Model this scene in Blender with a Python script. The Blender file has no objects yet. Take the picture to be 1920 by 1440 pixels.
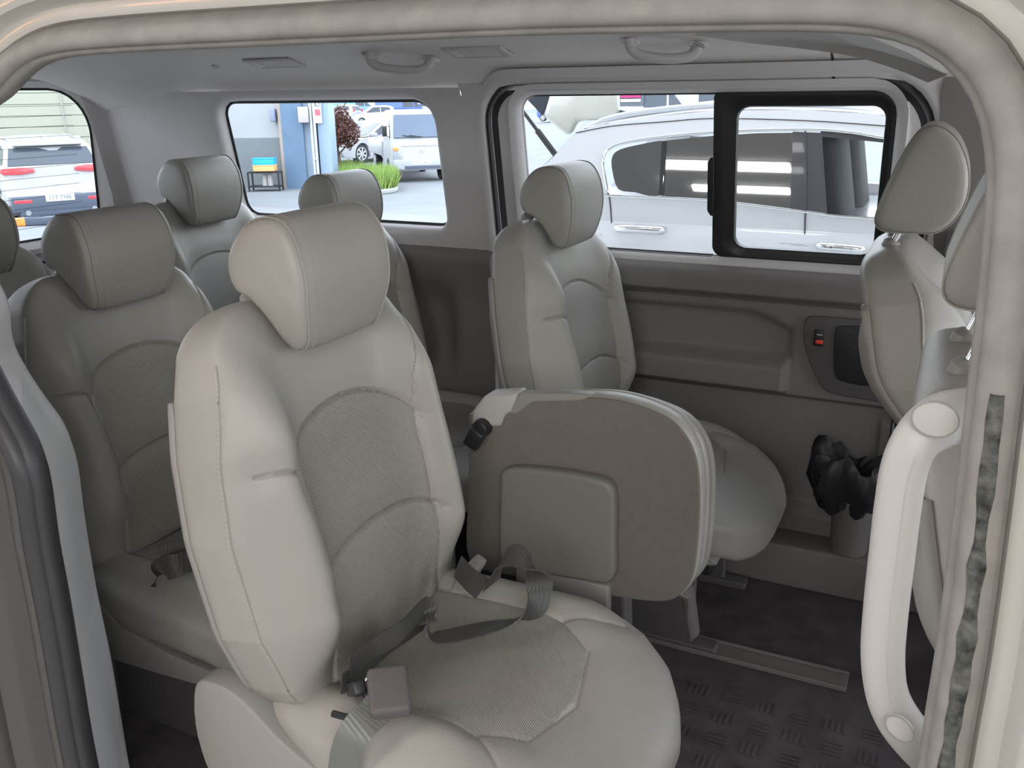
import bpy, bmesh, math, random
import numpy as np
from mathutils import Vector, Matrix, Euler
random.seed(4)
SC = bpy.context.scene
COL = SC.collection
PI = math.pi
# ------------------------------------------------------------------ camera, light, exposure
YAW, PITCH, ROLL, FPX = 0.4569, 0.3157, -0.0134, 1675.1
CAM = np.array([0.8829, -0.7526, 1.32])
FW = np.array([-math.sin(YAW)*math.cos(PITCH), math.cos(YAW)*math.cos(PITCH), -math.sin(PITCH)])
_r = np.array([math.cos(YAW), math.sin(YAW), 0.0]); _u = np.cross(_r, FW)
RT = math.cos(ROLL)*_r+math.sin(ROLL)*_u
UP = -math.sin(ROLL)*_r+math.cos(ROLL)*_u
cd = bpy.data.cameras.new('camera'); cam = bpy.data.objects.new('camera', cd); COL.objects.link(cam)
cam.matrix_world = Matrix(((RT[0], UP[0], -FW[0], CAM[0]), (RT[1], UP[1], -FW[1], CAM[1]), (RT[2], UP[2], -FW[2], CAM[2]), (0, 0, 0, 1)))
cd.sensor_fit = 'HORIZONTAL'; cd.sensor_width = 36; cd.lens = FPX/1920*36; cd.clip_start = 0.02; cd.clip_end = 400
SC.camera = cam
W = bpy.data.worlds.new('sky'); SC.world = W; W.use_nodes = True
nt = W.node_tree; bg = nt.nodes['Background']
tc = nt.nodes.new('ShaderNodeTexCoord'); sx = nt.nodes.new('ShaderNodeSeparateXYZ'); rp = nt.nodes.new('ShaderNodeValToRGB')
nt.links.new(tc.outputs['Generated'], sx.inputs[0]); nt.links.new(sx.outputs['Z'], rp.inputs[0]); nt.links.new(rp.outputs[0], bg.inputs[0])
rp.color_ramp.elements[0].position = 0.0; rp.color_ramp.elements[0].color = (0.88, 0.92, 0.96, 1)
rp.color_ramp.elements[1].position = 0.6; rp.color_ramp.elements[1].color = (0.78, 0.86, 1.0, 1)
bg.inputs[1].default_value = 2.5
def lamp(name, kind, loc, rot, energy, color, size=None, sy=None, angle=None):
    d = bpy.data.lights.new(name, kind); o = bpy.data.objects.new(name, d); COL.objects.link(o)
    o.location = loc; o.rotation_euler = rot; d.energy = energy; d.color = color
    if kind == 'AREA':
        d.shape = 'RECTANGLE'; d.size = size; d.size_y = sy or size
    if kind == 'SUN': d.angle = angle or .02
    return o
# sun on the open lot (the canopy shades the bays)
lamp('sun', 'SUN', (0, 0, 9), (math.radians(33), math.radians(-20), 0), .55, (1, .97, .92), angle=.03)
# area lamp added behind the camera as key light, standing in for daylight
lamp('camera_side_key', 'AREA', (2.1, -3.9, 2.65), (math.radians(62), 0, math.radians(22)), 98, (1, .985, .95), 4.5, 2.4)
# unseen area lamp added ahead of the seats as interior fill
lamp('cabin_fill', 'AREA', (2.0, .80, 1.10), (math.radians(90), 0, math.radians(90)), 3, (.97, .985, 1), 1.3, .7)
# warm workshop lamp on the near side
lamp('workshop_lamp', 'AREA', (-1.7, -1.7, 2.0), (math.radians(60), 0, math.radians(-38)), 3.0, (1, .40, .12), .35, .2)
SC.view_settings.view_transform = 'Standard'; SC.view_settings.look = 'None'
SC.view_settings.gamma = 1; SC.view_settings.use_curve_mapping = False
SC.view_settings.exposure = 1.08

# ------------------------------------------------------------------ helpers
def at(px, py, X=None, Y=None, Z=None, D=None):
    """point seen at a pixel of the 1920x1440 frame, on a world plane or at a depth"""
    d = FW+RT*(px-960)/FPX-UP*(py-720)/FPX
    if D is not None: return CAM+d*D
    i, v = (0, X) if X is not None else (1, Y) if Y is not None else (2, Z)
    return CAM+d*(v-CAM[i])/d[i]
def on(px, py, fn, Y0=0.0):
    """same, on a leaning side wall Y = fn(z)"""
    y = Y0
    for _ in range(12): p = at(px, py, Y=y); y = fn(p[2])
    return at(px, py, Y=y)
def tag(o, label=None, cat=None, group=None, kind=None):
    if label: o['label'] = label
    if cat: o['category'] = cat
    if group: o['group'] = group
    if kind: o['kind'] = kind
    return o
def empty(name, loc=(0, 0, 0), rz=0, label=None, cat=None, group=None, kind=None):
    o = bpy.data.objects.new(name, None); COL.objects.link(o); o.location = loc; o.rotation_euler = (0, 0, rz)
    o.empty_display_size = .05
    return tag(o, label, cat, group, kind)
def mat(name, col, rough=.6, metal=0, spec=.5, bump=0, bscale=200, mottle=0, mscale=6, coat=0, emit=0, trans=0, rib=0, ribs=240, ribdir='Z'):
    m = bpy.data.materials.new(name); m.use_nodes = True; n = m.node_tree.nodes; l = m.node_tree.links
    b = n['Principled BSDF']; b.inputs['Base Color'].default_value = (*col, 1); b.inputs['Roughness'].default_value = rough
    b.inputs['Metallic'].default_value = metal; b.inputs['Specular IOR Level'].default_value = spec; b.inputs['Coat Weight'].default_value = coat
    if emit: b.inputs['Emission Color'].default_value = (*col, 1); b.inputs['Emission Strength'].default_value = emit
    t = n.new('ShaderNodeTexCoord')
    if mottle:
        z = n.new('ShaderNodeTexNoise'); z.inputs['Scale'].default_value = mscale; z.inputs['Detail'].default_value = 6
        r = n.new('ShaderNodeValToRGB'); r.color_ramp.elements[0].position = .3; r.color_ramp.elements[1].position = .7
        r.color_ramp.elements[0].color = (*[c*(1-mottle) for c in col], 1); r.color_ramp.elements[1].color = (*[min(1, c*(1+mottle)) for c in col], 1)
        l.new(t.outputs['Object'], z.inputs['Vector']); l.new(z.outputs[0], r.inputs[0]); l.new(r.outputs[0], b.inputs['Base Color'])
    h = None
    if bump:
        z = n.new('ShaderNodeTexNoise'); z.inputs['Scale'].default_value = bscale; z.inputs['Detail'].default_value = 3
        l.new(t.outputs['Object'], z.inputs['Vector']); q = n.new('ShaderNodeBump'); q.inputs['Strength'].default_value = bump; q.inputs['Distance'].default_value = .002
        l.new(z.outputs[0], q.inputs['Height']); l.new(q.outputs[0], b.inputs['Normal']); h = q
    if rib:
        w = n.new('ShaderNodeTexWave'); w.bands_direction = ribdir; w.inputs['Scale'].default_value = ribs; w.inputs['Distortion'].default_value = .4
        l.new(t.outputs['Object'], w.inputs['Vector']); q = n.new('ShaderNodeBump'); q.inputs['Strength'].default_value = rib; q.inputs['Distance'].default_value = .0015
        l.new(w.outputs[0], q.inputs['Height']); l.new(q.outputs[0], b.inputs['Normal'])
        if h: l.new(h.outputs[0], q.inputs['Normal'])
    return m
def glass(name, tint=(1, 1, 1), refl=.45, fac=None):
    m = bpy.data.materials.new(name); m.use_nodes = True; n = m.node_tree.nodes; l = m.node_tree.links
    n.remove(n['Principled BSDF']); o = n['Material Output']; a = n.new('ShaderNodeBsdfTransparent'); a.inputs[0].default_value = (*tint, 1)
    g = n.new('ShaderNodeBsdfGlossy'); g.inputs['Roughness'].default_value = .02; g.inputs[0].default_value = (refl, refl, refl, 1)
    lw = n.new('ShaderNodeLayerWeight'); lw.inputs[0].default_value = .5; pw = n.new('ShaderNodeMath'); pw.operation = 'POWER'; pw.inputs[1].default_value = 4; l.new(lw.outputs['Facing'], pw.inputs[0])
    f = n.new('ShaderNodeMath'); f.operation = 'MULTIPLY_ADD'; f.inputs[1].default_value = .6; f.inputs[2].default_value = .035; l.new(pw.outputs[0], f.inputs[0]); x = n.new('ShaderNodeMixShader')
    if fac is None: l.new(f.outputs[0], x.inputs[0])
    else: x.inputs[0].default_value = fac
    l.new(a.outputs[0], x.inputs[1]); l.new(g.outputs[0], x.inputs[2]); l.new(x.outputs[0], o.inputs[0])
    return m
class MB:
    """collects shapes that become ONE mesh object"""
    def __init__(s): s.v = []; s.f = []; s.mi = []
    def add(s, vs, fs, mi=0):
        k = len(s.v); s.v += [tuple(map(float, p)) for p in vs]; s.f += [tuple(k+i for i in f) for f in fs]; s.mi += [mi]*len(fs); return s
    def box(s, c, h, R=None, mi=0, taper=1.0):
        vs = []
        for z in (-1, 1):
            t = taper if z > 0 else 1
            for x, y in ((-1, -1), (1, -1), (1, 1), (-1, 1)):
                p = Vector((x*h[0]*t, y*h[1]*t, z*h[2]))
                if R is not None: p = R @ p
                vs.append((p.x+c[0], p.y+c[1], p.z+c[2]))
        return s.add(vs, [(3, 2, 1, 0), (4, 5, 6, 7), (0, 1, 5, 4), (1, 2, 6, 5), (2, 3, 7, 6), (3, 0, 4, 7)], mi)
    def grid(s, P, cu=False, cv=False, mi=0, flip=False):
        """P[i][j] rows of points"""
        P = np.asarray(P, float); n, m = P.shape[:2]; fs = []
        for i in range(n if cu else n-1):
            for j in range(m if cv else m-1):
                a, b, c, d = i*m+j, i*m+(j+1) % m, ((i+1) % n)*m+(j+1) % m, ((i+1) % n)*m+j
                fs.append((d, c, b, a) if flip else (a, b, c, d))
        return s.add(P.reshape(-1, 3), fs, mi)
    def tube(s, path, r, n=12, r2=None, closed=False, ref=(0, 0, 1), caps=True, mi=0):
        P = [Vector(p) for p in path]; rows = []; N = len(P)
        for i, p in enumerate(P):
            a = P[(i-1) % N] if (closed or i > 0) else P[0]; b = P[(i+1) % N] if (closed or i < N-1) else P[-1]
            t = (b-a).normalized(); R0 = Vector(ref)
            if abs(t.dot(R0)) > .95: R0 = Vector((1, 0, 0)) if abs(t.x) < .9 else Vector((0, 1, 0))
            u = t.cross(R0).normalized(); w = u.cross(t)
            ra = r[i] if hasattr(r, '__len__') else r; rb = (r2[i] if hasattr(r2, '__len__') else r2) if r2 is not None else ra
            rows.append([tuple(p+u*(ra*math.cos(2*PI*k/n))+w*(rb*math.sin(2*PI*k/n))) for k in range(n)])
        s.grid(rows, cu=closed, cv=True, mi=mi)
        if caps and not closed:
            s.add(rows[0], [tuple(range(n))], mi); s.add(rows[-1], [tuple(reversed(range(n)))], mi)
        return s
    def prism(s, poly, d, mi=0):
        """closed 3D polygon extruded by vector d"""
        n = len(poly); A = [tuple(p) for p in poly]; B = [tuple(np.array(p)+np.array(d)) for p in poly]
        return s.add(A+B, [tuple(reversed(range(n))), tuple(range(n, 2*n))]+[(i, (i+1) % n, n+(i+1) % n, n+i) for i in range(n)], mi)
    def cyl(s, a, b, ra, rb=None, n=20, mi=0): return s.tube([a, b], [ra, ra if rb is None else rb], n=n, mi=mi)
    def ribbon(s, path, wid, th=.0012, mi=0):
        """flat strap: centre points and half-width vectors"""
        P = np.array(path, float); Wd = np.array(wid, float); rows = []
        for i in range(len(P)):
            t = P[min(i+1, len(P)-1)]-P[max(i-1, 0)]; n = np.cross(t, Wd[i]); n = n/(np.linalg.norm(n)+1e-9)*th
            rows.append([P[i]-Wd[i]-n, P[i]+Wd[i]-n, P[i]+Wd[i]+n, P[i]-Wd[i]+n])
        s.grid(rows, cv=True, mi=mi); s.add(rows[0], [(0, 1, 2, 3)], mi); s.add(rows[-1], [(3, 2, 1, 0)], mi)
        return s
    def build(s, name, m, parent=None, bevel=0, seg=3, sub=0, smooth=True, label=None, fix=True, angle=40):
        me = bpy.data.meshes.new(name); me.from_pydata(s.v, [], s.f); ms = m if isinstance(m, (list, tuple)) else [m]
        for q in ms: me.materials.append(q)
        for p, i in zip(me.polygons, s.mi): p.material_index = i
        if fix:
            b = bmesh.new(); b.from_mesh(me); bmesh.ops.remove_doubles(b, verts=b.verts, dist=1e-5); bmesh.ops.recalc_face_normals(b, faces=b.faces); b.to_mesh(me); b.free()
        o = bpy.data.objects.new(name, me); COL.objects.link(o)
        if parent: o.parent = parent
        if bevel:
            q = o.modifiers.new('bevel', 'BEVEL'); q.width = bevel; q.segments = seg; q.limit_method = 'ANGLE'; q.angle_limit = math.radians(30)
        if sub:
            q = o.modifiers.new('sub', 'SUBSURF'); q.levels = sub; q.render_levels = sub
        if smooth:
            me.shade_smooth()
            if not sub:
                me.set_sharp_from_angle(angle=math.radians(angle)) if not bevel else None
        if label: o['label'] = label
        return o
def struct(name, mb, m, parent=None, **k):
    o = mb.build(name, m, parent, **k)
    if parent is None: o['kind'] = 'structure'
    return o
def spline(pts, n=8, closed=False):
    """Catmull-Rom through points"""
    P = [np.array(p, float) for p in pts]; N = len(P); out = []
    for i in range(N if closed else N-1):
        p0 = P[(i-1) % N] if (closed or i > 0) else 2*P[0]-P[1]; p1 = P[i]; p2 = P[(i+1) % N]
        p3 = P[(i+2) % N] if (closed or i < N-2) else 2*P[-1]-P[-2]
        for k in range(n):
            t = k/n; out.append(.5*(2*p1+(p2-p0)*t+(2*p0-5*p1+4*p2-p3)*t*t+(3*p1-p0-3*p2+p3)*t**3))
    if not closed: out.append(P[-1])
    return np.array(out)
def rrect(x0, x1, z0, z1, r, n=8):
    r = r if hasattr(r, '__len__') else [r]*4   # corners: lower-left, lower-right, upper-right, upper-left
    out = []
    for (cx, cz, a, q) in ((x0+r[0], z0+r[0], 180, r[0]), (x1-r[1], z0+r[1], 270, r[1]), (x1-r[2], z1-r[2], 0, r[2]), (x0+r[3], z1-r[3], 90, r[3])):
        for k in range(n+1):
            t = math.radians(a+90*k/n); out.append((cx+q*math.cos(t), cz+q*math.sin(t)))
    return out
def resample(P, n):
    P = np.array(P, float); Q = np.vstack([P, P[:1]]); L = np.r_[0, np.cumsum(np.linalg.norm(np.diff(Q, axis=0), axis=1))]
    t = np.linspace(0, L[-1], n, endpoint=False); return np.stack([np.interp(t, L, Q[:, i]) for i in range(P.shape[1])], 1)
def copy_tree(o, parent=None):
    c = o.copy(); COL.objects.link(c); c.parent = parent
    for ch in list(o.children): copy_tree(ch, c)
    return c
def text_mesh(name, body, size, m, parent, loc, rot, ext=.002):
    cu = bpy.data.curves.new(name, 'FONT'); cu.body = body; cu.size = size; cu.extrude = ext; cu.align_x = 'CENTER'; cu.align_y = 'CENTER'
    o = bpy.data.objects.new(name, cu); COL.objects.link(o)
    dg = bpy.context.evaluated_depsgraph_get(); me = bpy.data.meshes.new_from_object(o.evaluated_get(dg)); bpy.data.objects.remove(o)
    q = bpy.data.objects.new(name, me); COL.objects.link(q); me.materials.append(m); q.parent = parent; q.location = loc; q.rotation_euler = rot
    return q

# ------------------------------------------------------------------ materials
M = dict(
    leather=mat('grey_leather', (.29, .275, .25), .42, spec=.45, bump=.25, bscale=420, mottle=.04, mscale=5),
    insert=mat('perforated_leather', (.25, .235, .21), .52, spec=.35, bump=.15, bscale=500, rib=.5, ribs=150, ribdir='DIAGONAL'),
    stitch=mat('stitching_thread', (.36, .335, .29), .7),
    upper=mat('upper_trim', (.60, .575, .575), .75, spec=.3, bump=.15, bscale=500),
    head=mat('headliner', (.76, .72, .70), .95, spec=.1, bump=.3, bscale=600),
    lower=mat('lower_trim', (.19, .173, .165), .65, spec=.3, bump=.2, bscale=500),
    lowdark=mat('dark_panel', (.105, .095, .095), .6, spec=.3, bump=.2, bscale=500),
    plastic=mat('seat_plastic', (.25, .237, .222), .5, spec=.4),
    pillarp=mat('pale_pillar_trim', (.76, .73, .735), .5, spec=.35, bump=.1, bscale=600), pillarg=mat('grey_pillar_trim', (.66, .65, .645), .55, spec=.3, bump=.1, bscale=600),
    boxp=mat('moulded_grey_plastic', (.175, .165, .153), .45, spec=.4),
    light=mat('pale_plastic', (.40, .38, .365), .42, spec=.4, bump=.12, bscale=700),
    carpet=mat('seat_back_carpet', (.165, .150, .134), .95, spec=.1, bump=.5, bscale=700, mottle=.05, mscale=60),
    floor=mat('floor_mat', (.085, .074, .078), .75, spec=.25, bump=.35, bscale=90, mottle=.25, mscale=14),
    black=mat('black_plastic', (.018, .018, .02), .4, spec=.4),
    rubber=mat('black_rubber', (.03, .028, .03), .55, spec=.35),
    seal=mat('grey_rubber_seal', (.22, .205, .19), .6, spec=.3, bump=.25, bscale=120, mottle=.12, mscale=35),
    sealdk=mat('dark_rubber_seal', (.035, .033, .036), .45, spec=.45, bump=.1, bscale=60),
    dirt=mat('dirty_seal_lip', (.075, .075, .07), .85, spec=.2, bump=.8, bscale=110, mottle=.75, mscale=90),
    paint=mat('cream_paint', (.62, .585, .46), .3, spec=.5, coat=.5),
    jamb=mat('jamb_paint', (.42, .395, .36), .38, spec=.5, coat=.2),
    chrome=mat('chrome', (.8, .8, .8), .12, 1),
    belt=mat('seat_belt_webbing', (.055, .053, .05), .42, spec=.5, rib=.2, ribs=60, ribdir='X'),
    beltgrey=mat('grey_belt_webbing', (.13, .13, .118), .36, spec=.6, rib=.2, ribs=55, ribdir='Y'),
    red=mat('red_plastic', (.85, .06, .03), .4),
    white=mat('white_paint', (.60, .605, .62), .22, spec=.5, coat=.6),
    offwhite=mat('lot_white_paint', (.36, .365, .38), .3, spec=.4),
    silver=mat('silver_paint', (.55, .57, .60), .3, metal=.3, coat=.5),
    blue=mat('blue_paint', (.03, .08, .35), .3, coat=.5),
    navy=mat('dark_cladding', (.07, .085, .12), .55),
    tyre=mat('tyre', (.02, .02, .022), .8),
    rim=mat('alloy_rim', (.55, .56, .58), .3, .6),
    carglass=mat('tinted_car_glass', (.05, .06, .075), .12, spec=.35),
    seam=mat('panel_gap', (.05, .05, .055), .7),
    tail=mat('tail_lamp', (.75, .04, .05), .2, coat=.5, emit=.25),
    amber=mat('amber_lens', (.9, .28, .05), .25, coat=.4),
    lens=mat('clear_lens', (.28, .30, .33), .12, coat=.8),
    plate=mat('number_plate', (.82, .84, .82), .5),
    ink=mat('plate_ink', (.06, .08, .12), .6),
    glass=glass('window_glass', (.93, .96, .96)),
    tint=glass('privacy_glass', (.22, .25, .25), .8, .16),
    asphalt=mat('asphalt', (.155, .165, .176), .9, bump=.4, bscale=6, mottle=.08, mscale=1.2),
    concrete=mat('concrete', (.34, .34, .33), .9, mottle=.08, mscale=2, bump=.3, bscale=10),
)
# ------------------------------------------------------------------ seats
def superell(Wd, T, p, n):
    t = np.linspace(0, 2*PI, 6000, endpoint=False); c, s = np.cos(t), np.sin(t)
    P = np.stack([Wd*np.sign(c)*abs(c)**(2/p), T*np.sign(s)*abs(s)**(2/p)], 1); Q = resample(P, n)
    return Q[:, 0]/Wd, Q[:, 1]/T
def sm(x, a, b):
    t = np.clip((x-a)/(b-a), 0, 1); return t*t*(3-2*t)
def dist_curve(Y, H, pts):
    """distance from (Y,H) arrays to a polyline"""
    D = np.full(Y.shape, 9.0)
    for (a, b), (c, d) in zip(pts[:-1], pts[1:]):
        L = (c-a)**2+(d-b)**2+1e-12; t = np.clip(((Y-a)*(c-a)+(H-b)*(d-b))/L, 0, 1)
        D = np.minimum(D, np.hypot(Y-a-t*(c-a), H-b-t*(d-b)))
    return D
def pad(L, Wf, Tf, Tr, Rt, Rb, front, seams, p=6, n=300, m=210, off=None, gw=.0030, gd=.0065, puff=.0045):
    """upholstered pad: rows along h, returns points (a forward, y, h)"""
    ty, ts = superell(.23, .06, p, n)
    hs = np.unique(np.r_[Rb*(1-np.cos(np.linspace(0, PI/2, 10))), np.linspace(Rb, L-Rt, m), L-Rt*(1-np.sin(np.linspace(0, PI/2, 12)))])
    hs = hs[(hs > 1e-4) & (hs < L-1e-4)]
    rows = []
    for h in hs:
        k = 1.0
        if h < Rb: k = (1-((Rb-h)/Rb)**3)**(1/2.2)
        if h > L-Rt: k = (1-((h-L+Rt)/Rt)**3)**(1/2.2)
        w = Wf(h)*(1-(1-k)*.35); y = ty*w
        a = np.where(ts > 0, ts*Tf*k, ts*Tr*k)
        fr = np.clip(ts, 0, 1)
        a = a+front(ty, y, h)*fr*k
        H = np.full(y.shape, h)
        for S in seams:
            d = dist_curve(y, H, S); g = gd*np.exp(-(d/gw)**2)+puff*np.exp(-(d/.024)**2)
            a = a-g*np.where(ts > .6, 1, 0)*k
        rows.append(np.stack([a, y, H], 1))
    rows = np.array(rows)
    if off: rows = off(rows)
    return rows
def pad_mb(rows, matfn=None):
    mb = MB(); n, m = rows.shape[:2]; c0, c1 = rows[0].mean(0), rows[-1].mean(0)
    k = mb.v; base = len(k); mb.v += [tuple(p) for p in rows.reshape(-1, 3)]
    cen = .25*(rows[:-1]+rows[1:]+np.roll(rows, -1, 1)[:-1]+np.roll(rows, -1, 1)[1:])
    for i in range(n-1):
        for j in range(m):
            mb.f.append((i*m+j, i*m+(j+1) % m, (i+1)*m+(j+1) % m, (i+1)*m+j)); mb.mi.append(matfn(*cen[i, j]) if matfn else 0)
    b = len(mb.v); mb.v += [tuple(c0), tuple(c1)]
    for j in range(m):
        mb.f.append((b, (j+1) % m, j)); mb.mi.append(0); mb.f.append((b+1, (n-1)*m+j, (n-1)*m+(j+1) % m)); mb.mi.append(0)
    return mb
def xf(mb, Mx):
    mb.v = [tuple(Mx @ Vector(p)) for p in mb.v]; return mb
BL = .615   # backrest length
def Wb(h): return float(np.interp(h, [0, .05, .15, .3, .42, .5, .56, .60, .615], [.215, .240, .268, .274, .258, .236, .210, .180, .166]))
def back_front(t, y, h):
    b = .056*np.exp(-((abs(y)-.192)/.050)**2)*sm(h, .02, .16)*(1-sm(h, .42, .60))
    lum = .018*math.exp(-((h-.20)/.13)**2)
    top = -.020*float(sm(np.array(h), .50, .615))
    return b+lum*(1-np.clip(abs(t), 0, 1)**2)+top-.012*np.exp(-(y/.11)**2)*float(sm(np.array(h), .4, .55))
arch = lambda h0, h1, w: [(w*math.sin(a), h0+(h1-h0)*math.cos(a)) for a in np.linspace(-1.45, 1.45, 26)]
A1 = arch(.335, .435, .165); A2 = arch(.165, .225, .165)
VS = [[(.160, .02), (.153, .12), (.148, .22), (.153, .32), (.164, .42), (.186, .47), (.208, .53)], [(-.160, .02), (-.153, .12), (-.148, .22), (-.153, .30), (-.163, .345), (-.180, .375), (-.20, .385), (-.23, .388)]]
BSE = [A1, A2]+VS
def pt_ins(a, y, h): return 1 if (a > .03 and abs(y) < .151 and h < .335+.10*math.cos(math.asin(min(.99, abs(y)/.165))) and h > .02) else 0
LEAN = math.radians(10.5)
BM = Matrix.Translation((.092, 0, .425)) @ Matrix.Rotation(-LEAN, 4, 'Y')
def back_local(a, y, h): return tuple(BM @ Vector((a, y, h)))
brows = pad(BL, Wb, .062, .058, .062, .03, back_front, BSE)
backrest_mb = xf(pad_mb(brows, pt_ins), BM)
# headrest: side profile swept across, piped side panels
HP = spline([(-.070, .022), (-.060, .058), (-.030, .092), (.010, .103), (.045, .094), (.068, .060), (.078, .012), (.074, -.040), (.060, -.085), (.042, -.101), (.022, -.090), (-.002, -.048), (-.030, -.020), (-.058, -.008)], 9, closed=True)
HP = resample(HP, 90)*np.array([.93, .98])
HPF = spline([(-.074, -.078), (-.070, -.050), (-.052, .010), (-.030, .066), (-.008, .098), (.022, .100), (.055, .074), (.078, .025), (.082, -.025), (.068, -.068), (.040, -.096), (.0, -.100), (-.045, -.100), (-.066, -.094)], 9, closed=True)
HPF = resample(HPF, 90)
def headrest_mb(HP=HP):
    rows = []; c = np.array([.005, .01])
    ys = [0, .001, .003, .006, .010, .016, .024, .035]
    left = [(-.120+y, k) for y, k in zip(ys, (.30, .72, .88, .935, .962, .976, .987, .995))]
    seq = left+[(y, 1.0) for y in np.linspace(-.085, .085, 14)]+[(-y, k) for y, k in reversed(left)]
    for y, k in seq:
        Q = c+(HP-c)*k*(1-.012*(y/.120)**2)
        yy = y*(1-.17*sm(-Q[:, 1], .01, .11)-.05*sm(Q[:, 1], .04, .11))
        rows.append(np.stack([Q[:, 0], yy, Q[:, 1]], 1))
    rows = np.array(rows); mb = MB(); mb.grid(rows, cv=True)
    mb.add(rows[0], [tuple(range(90))]); mb.add(rows[-1], [tuple(reversed(range(90)))]); return mb
HC = (.038, 0, 1.058)
headrest = xf(headrest_mb(), Matrix.Translation(HC)); headrest_front = xf(headrest_mb(HPF), Matrix.Translation(HC))
# cushion
CL = .60
def Wc(h): return float(np.interp(h, [0, .06, .2, .38, .48, .54, .58, .60], [.215, .24, .266, .274, .260, .218, .16, .11]))
def cush_front(t, y, h):
    return .026*np.exp(-((abs(y)-.195)/.05)**2)*(1-float(sm(np.array(h), .30, .5)))-.008*np.exp(-(y/.12)**2)
CSE = [[(-.150, .03), (-.156, .2), (-.160, .36), (-.12, .425), (0, .452), (.12, .425), (.160, .36), (.156, .2), (.150, .03)], [(.160, .36), (.20, .42), (.235, .45)], [(-.160, .36), (-.20, .42), (-.235, .45)]]
def droop(r):
    h = r[..., 2]; r = r.copy(); r[..., 0] -= .075*sm(h, .36, .62)+.0*h; return r
crows = pad(CL, Wc, .052, .075, .10, .04, cush_front, CSE, p=4.5, off=droop, gw=.0035, gd=.004, puff=.006)
CM = Matrix.Translation((.03, 0, .396)) @ Matrix(((0, 0, 1, 0), (0, 1, 0, 0), (1, 0, 0, 0), (0, 0, 0, 1)))
def ins_c(a, y, h): return 1 if (a > .02 and abs(y) < .156 and h < np.interp(abs(y), [0, .06, .12, .156], [.449, .441, .422, .366])) else 0
cushion_mb = xf(pad_mb(crows, ins_c), CM)
def stitch_mb(rows, jsel, i0, i1, lift=.0020):
    mb = MB()
    for j in jsel:
        path = rows[i0:i1, j]; L = np.r_[0, np.cumsum(np.linalg.norm(np.diff(path, axis=0), axis=1))]
        s = 0
        while s+.005 < L[-1]:
            a = np.array([np.interp(s, L, path[:, k]) for k in range(3)]); b = np.array([np.interp(s+.0042, L, path[:, k]) for k in range(3)])
            c = rows[:, :].reshape(-1, 3).mean(0); d = a-np.array([0, 0, a[2]]); d = d/np.linalg.norm(d)*lift
            mb.tube([a+d, b+d], .0012, n=5); s += .0075
    return mb
ty_, ts_ = superell(.23, .06, 6, 300)
jL = int(np.argmin((ty_+.985)**2+(ts_-.62)**2)); jR = int(np.argmin((ty_-.985)**2+(ts_-.62)**2))
def piping(rows, j, i0, i1, r=.0026):
    p = rows[i0:i1:3, j].copy(); return MB().tube(p, r, n=8)
def smooth_step(*a): return sm(*a)

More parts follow.
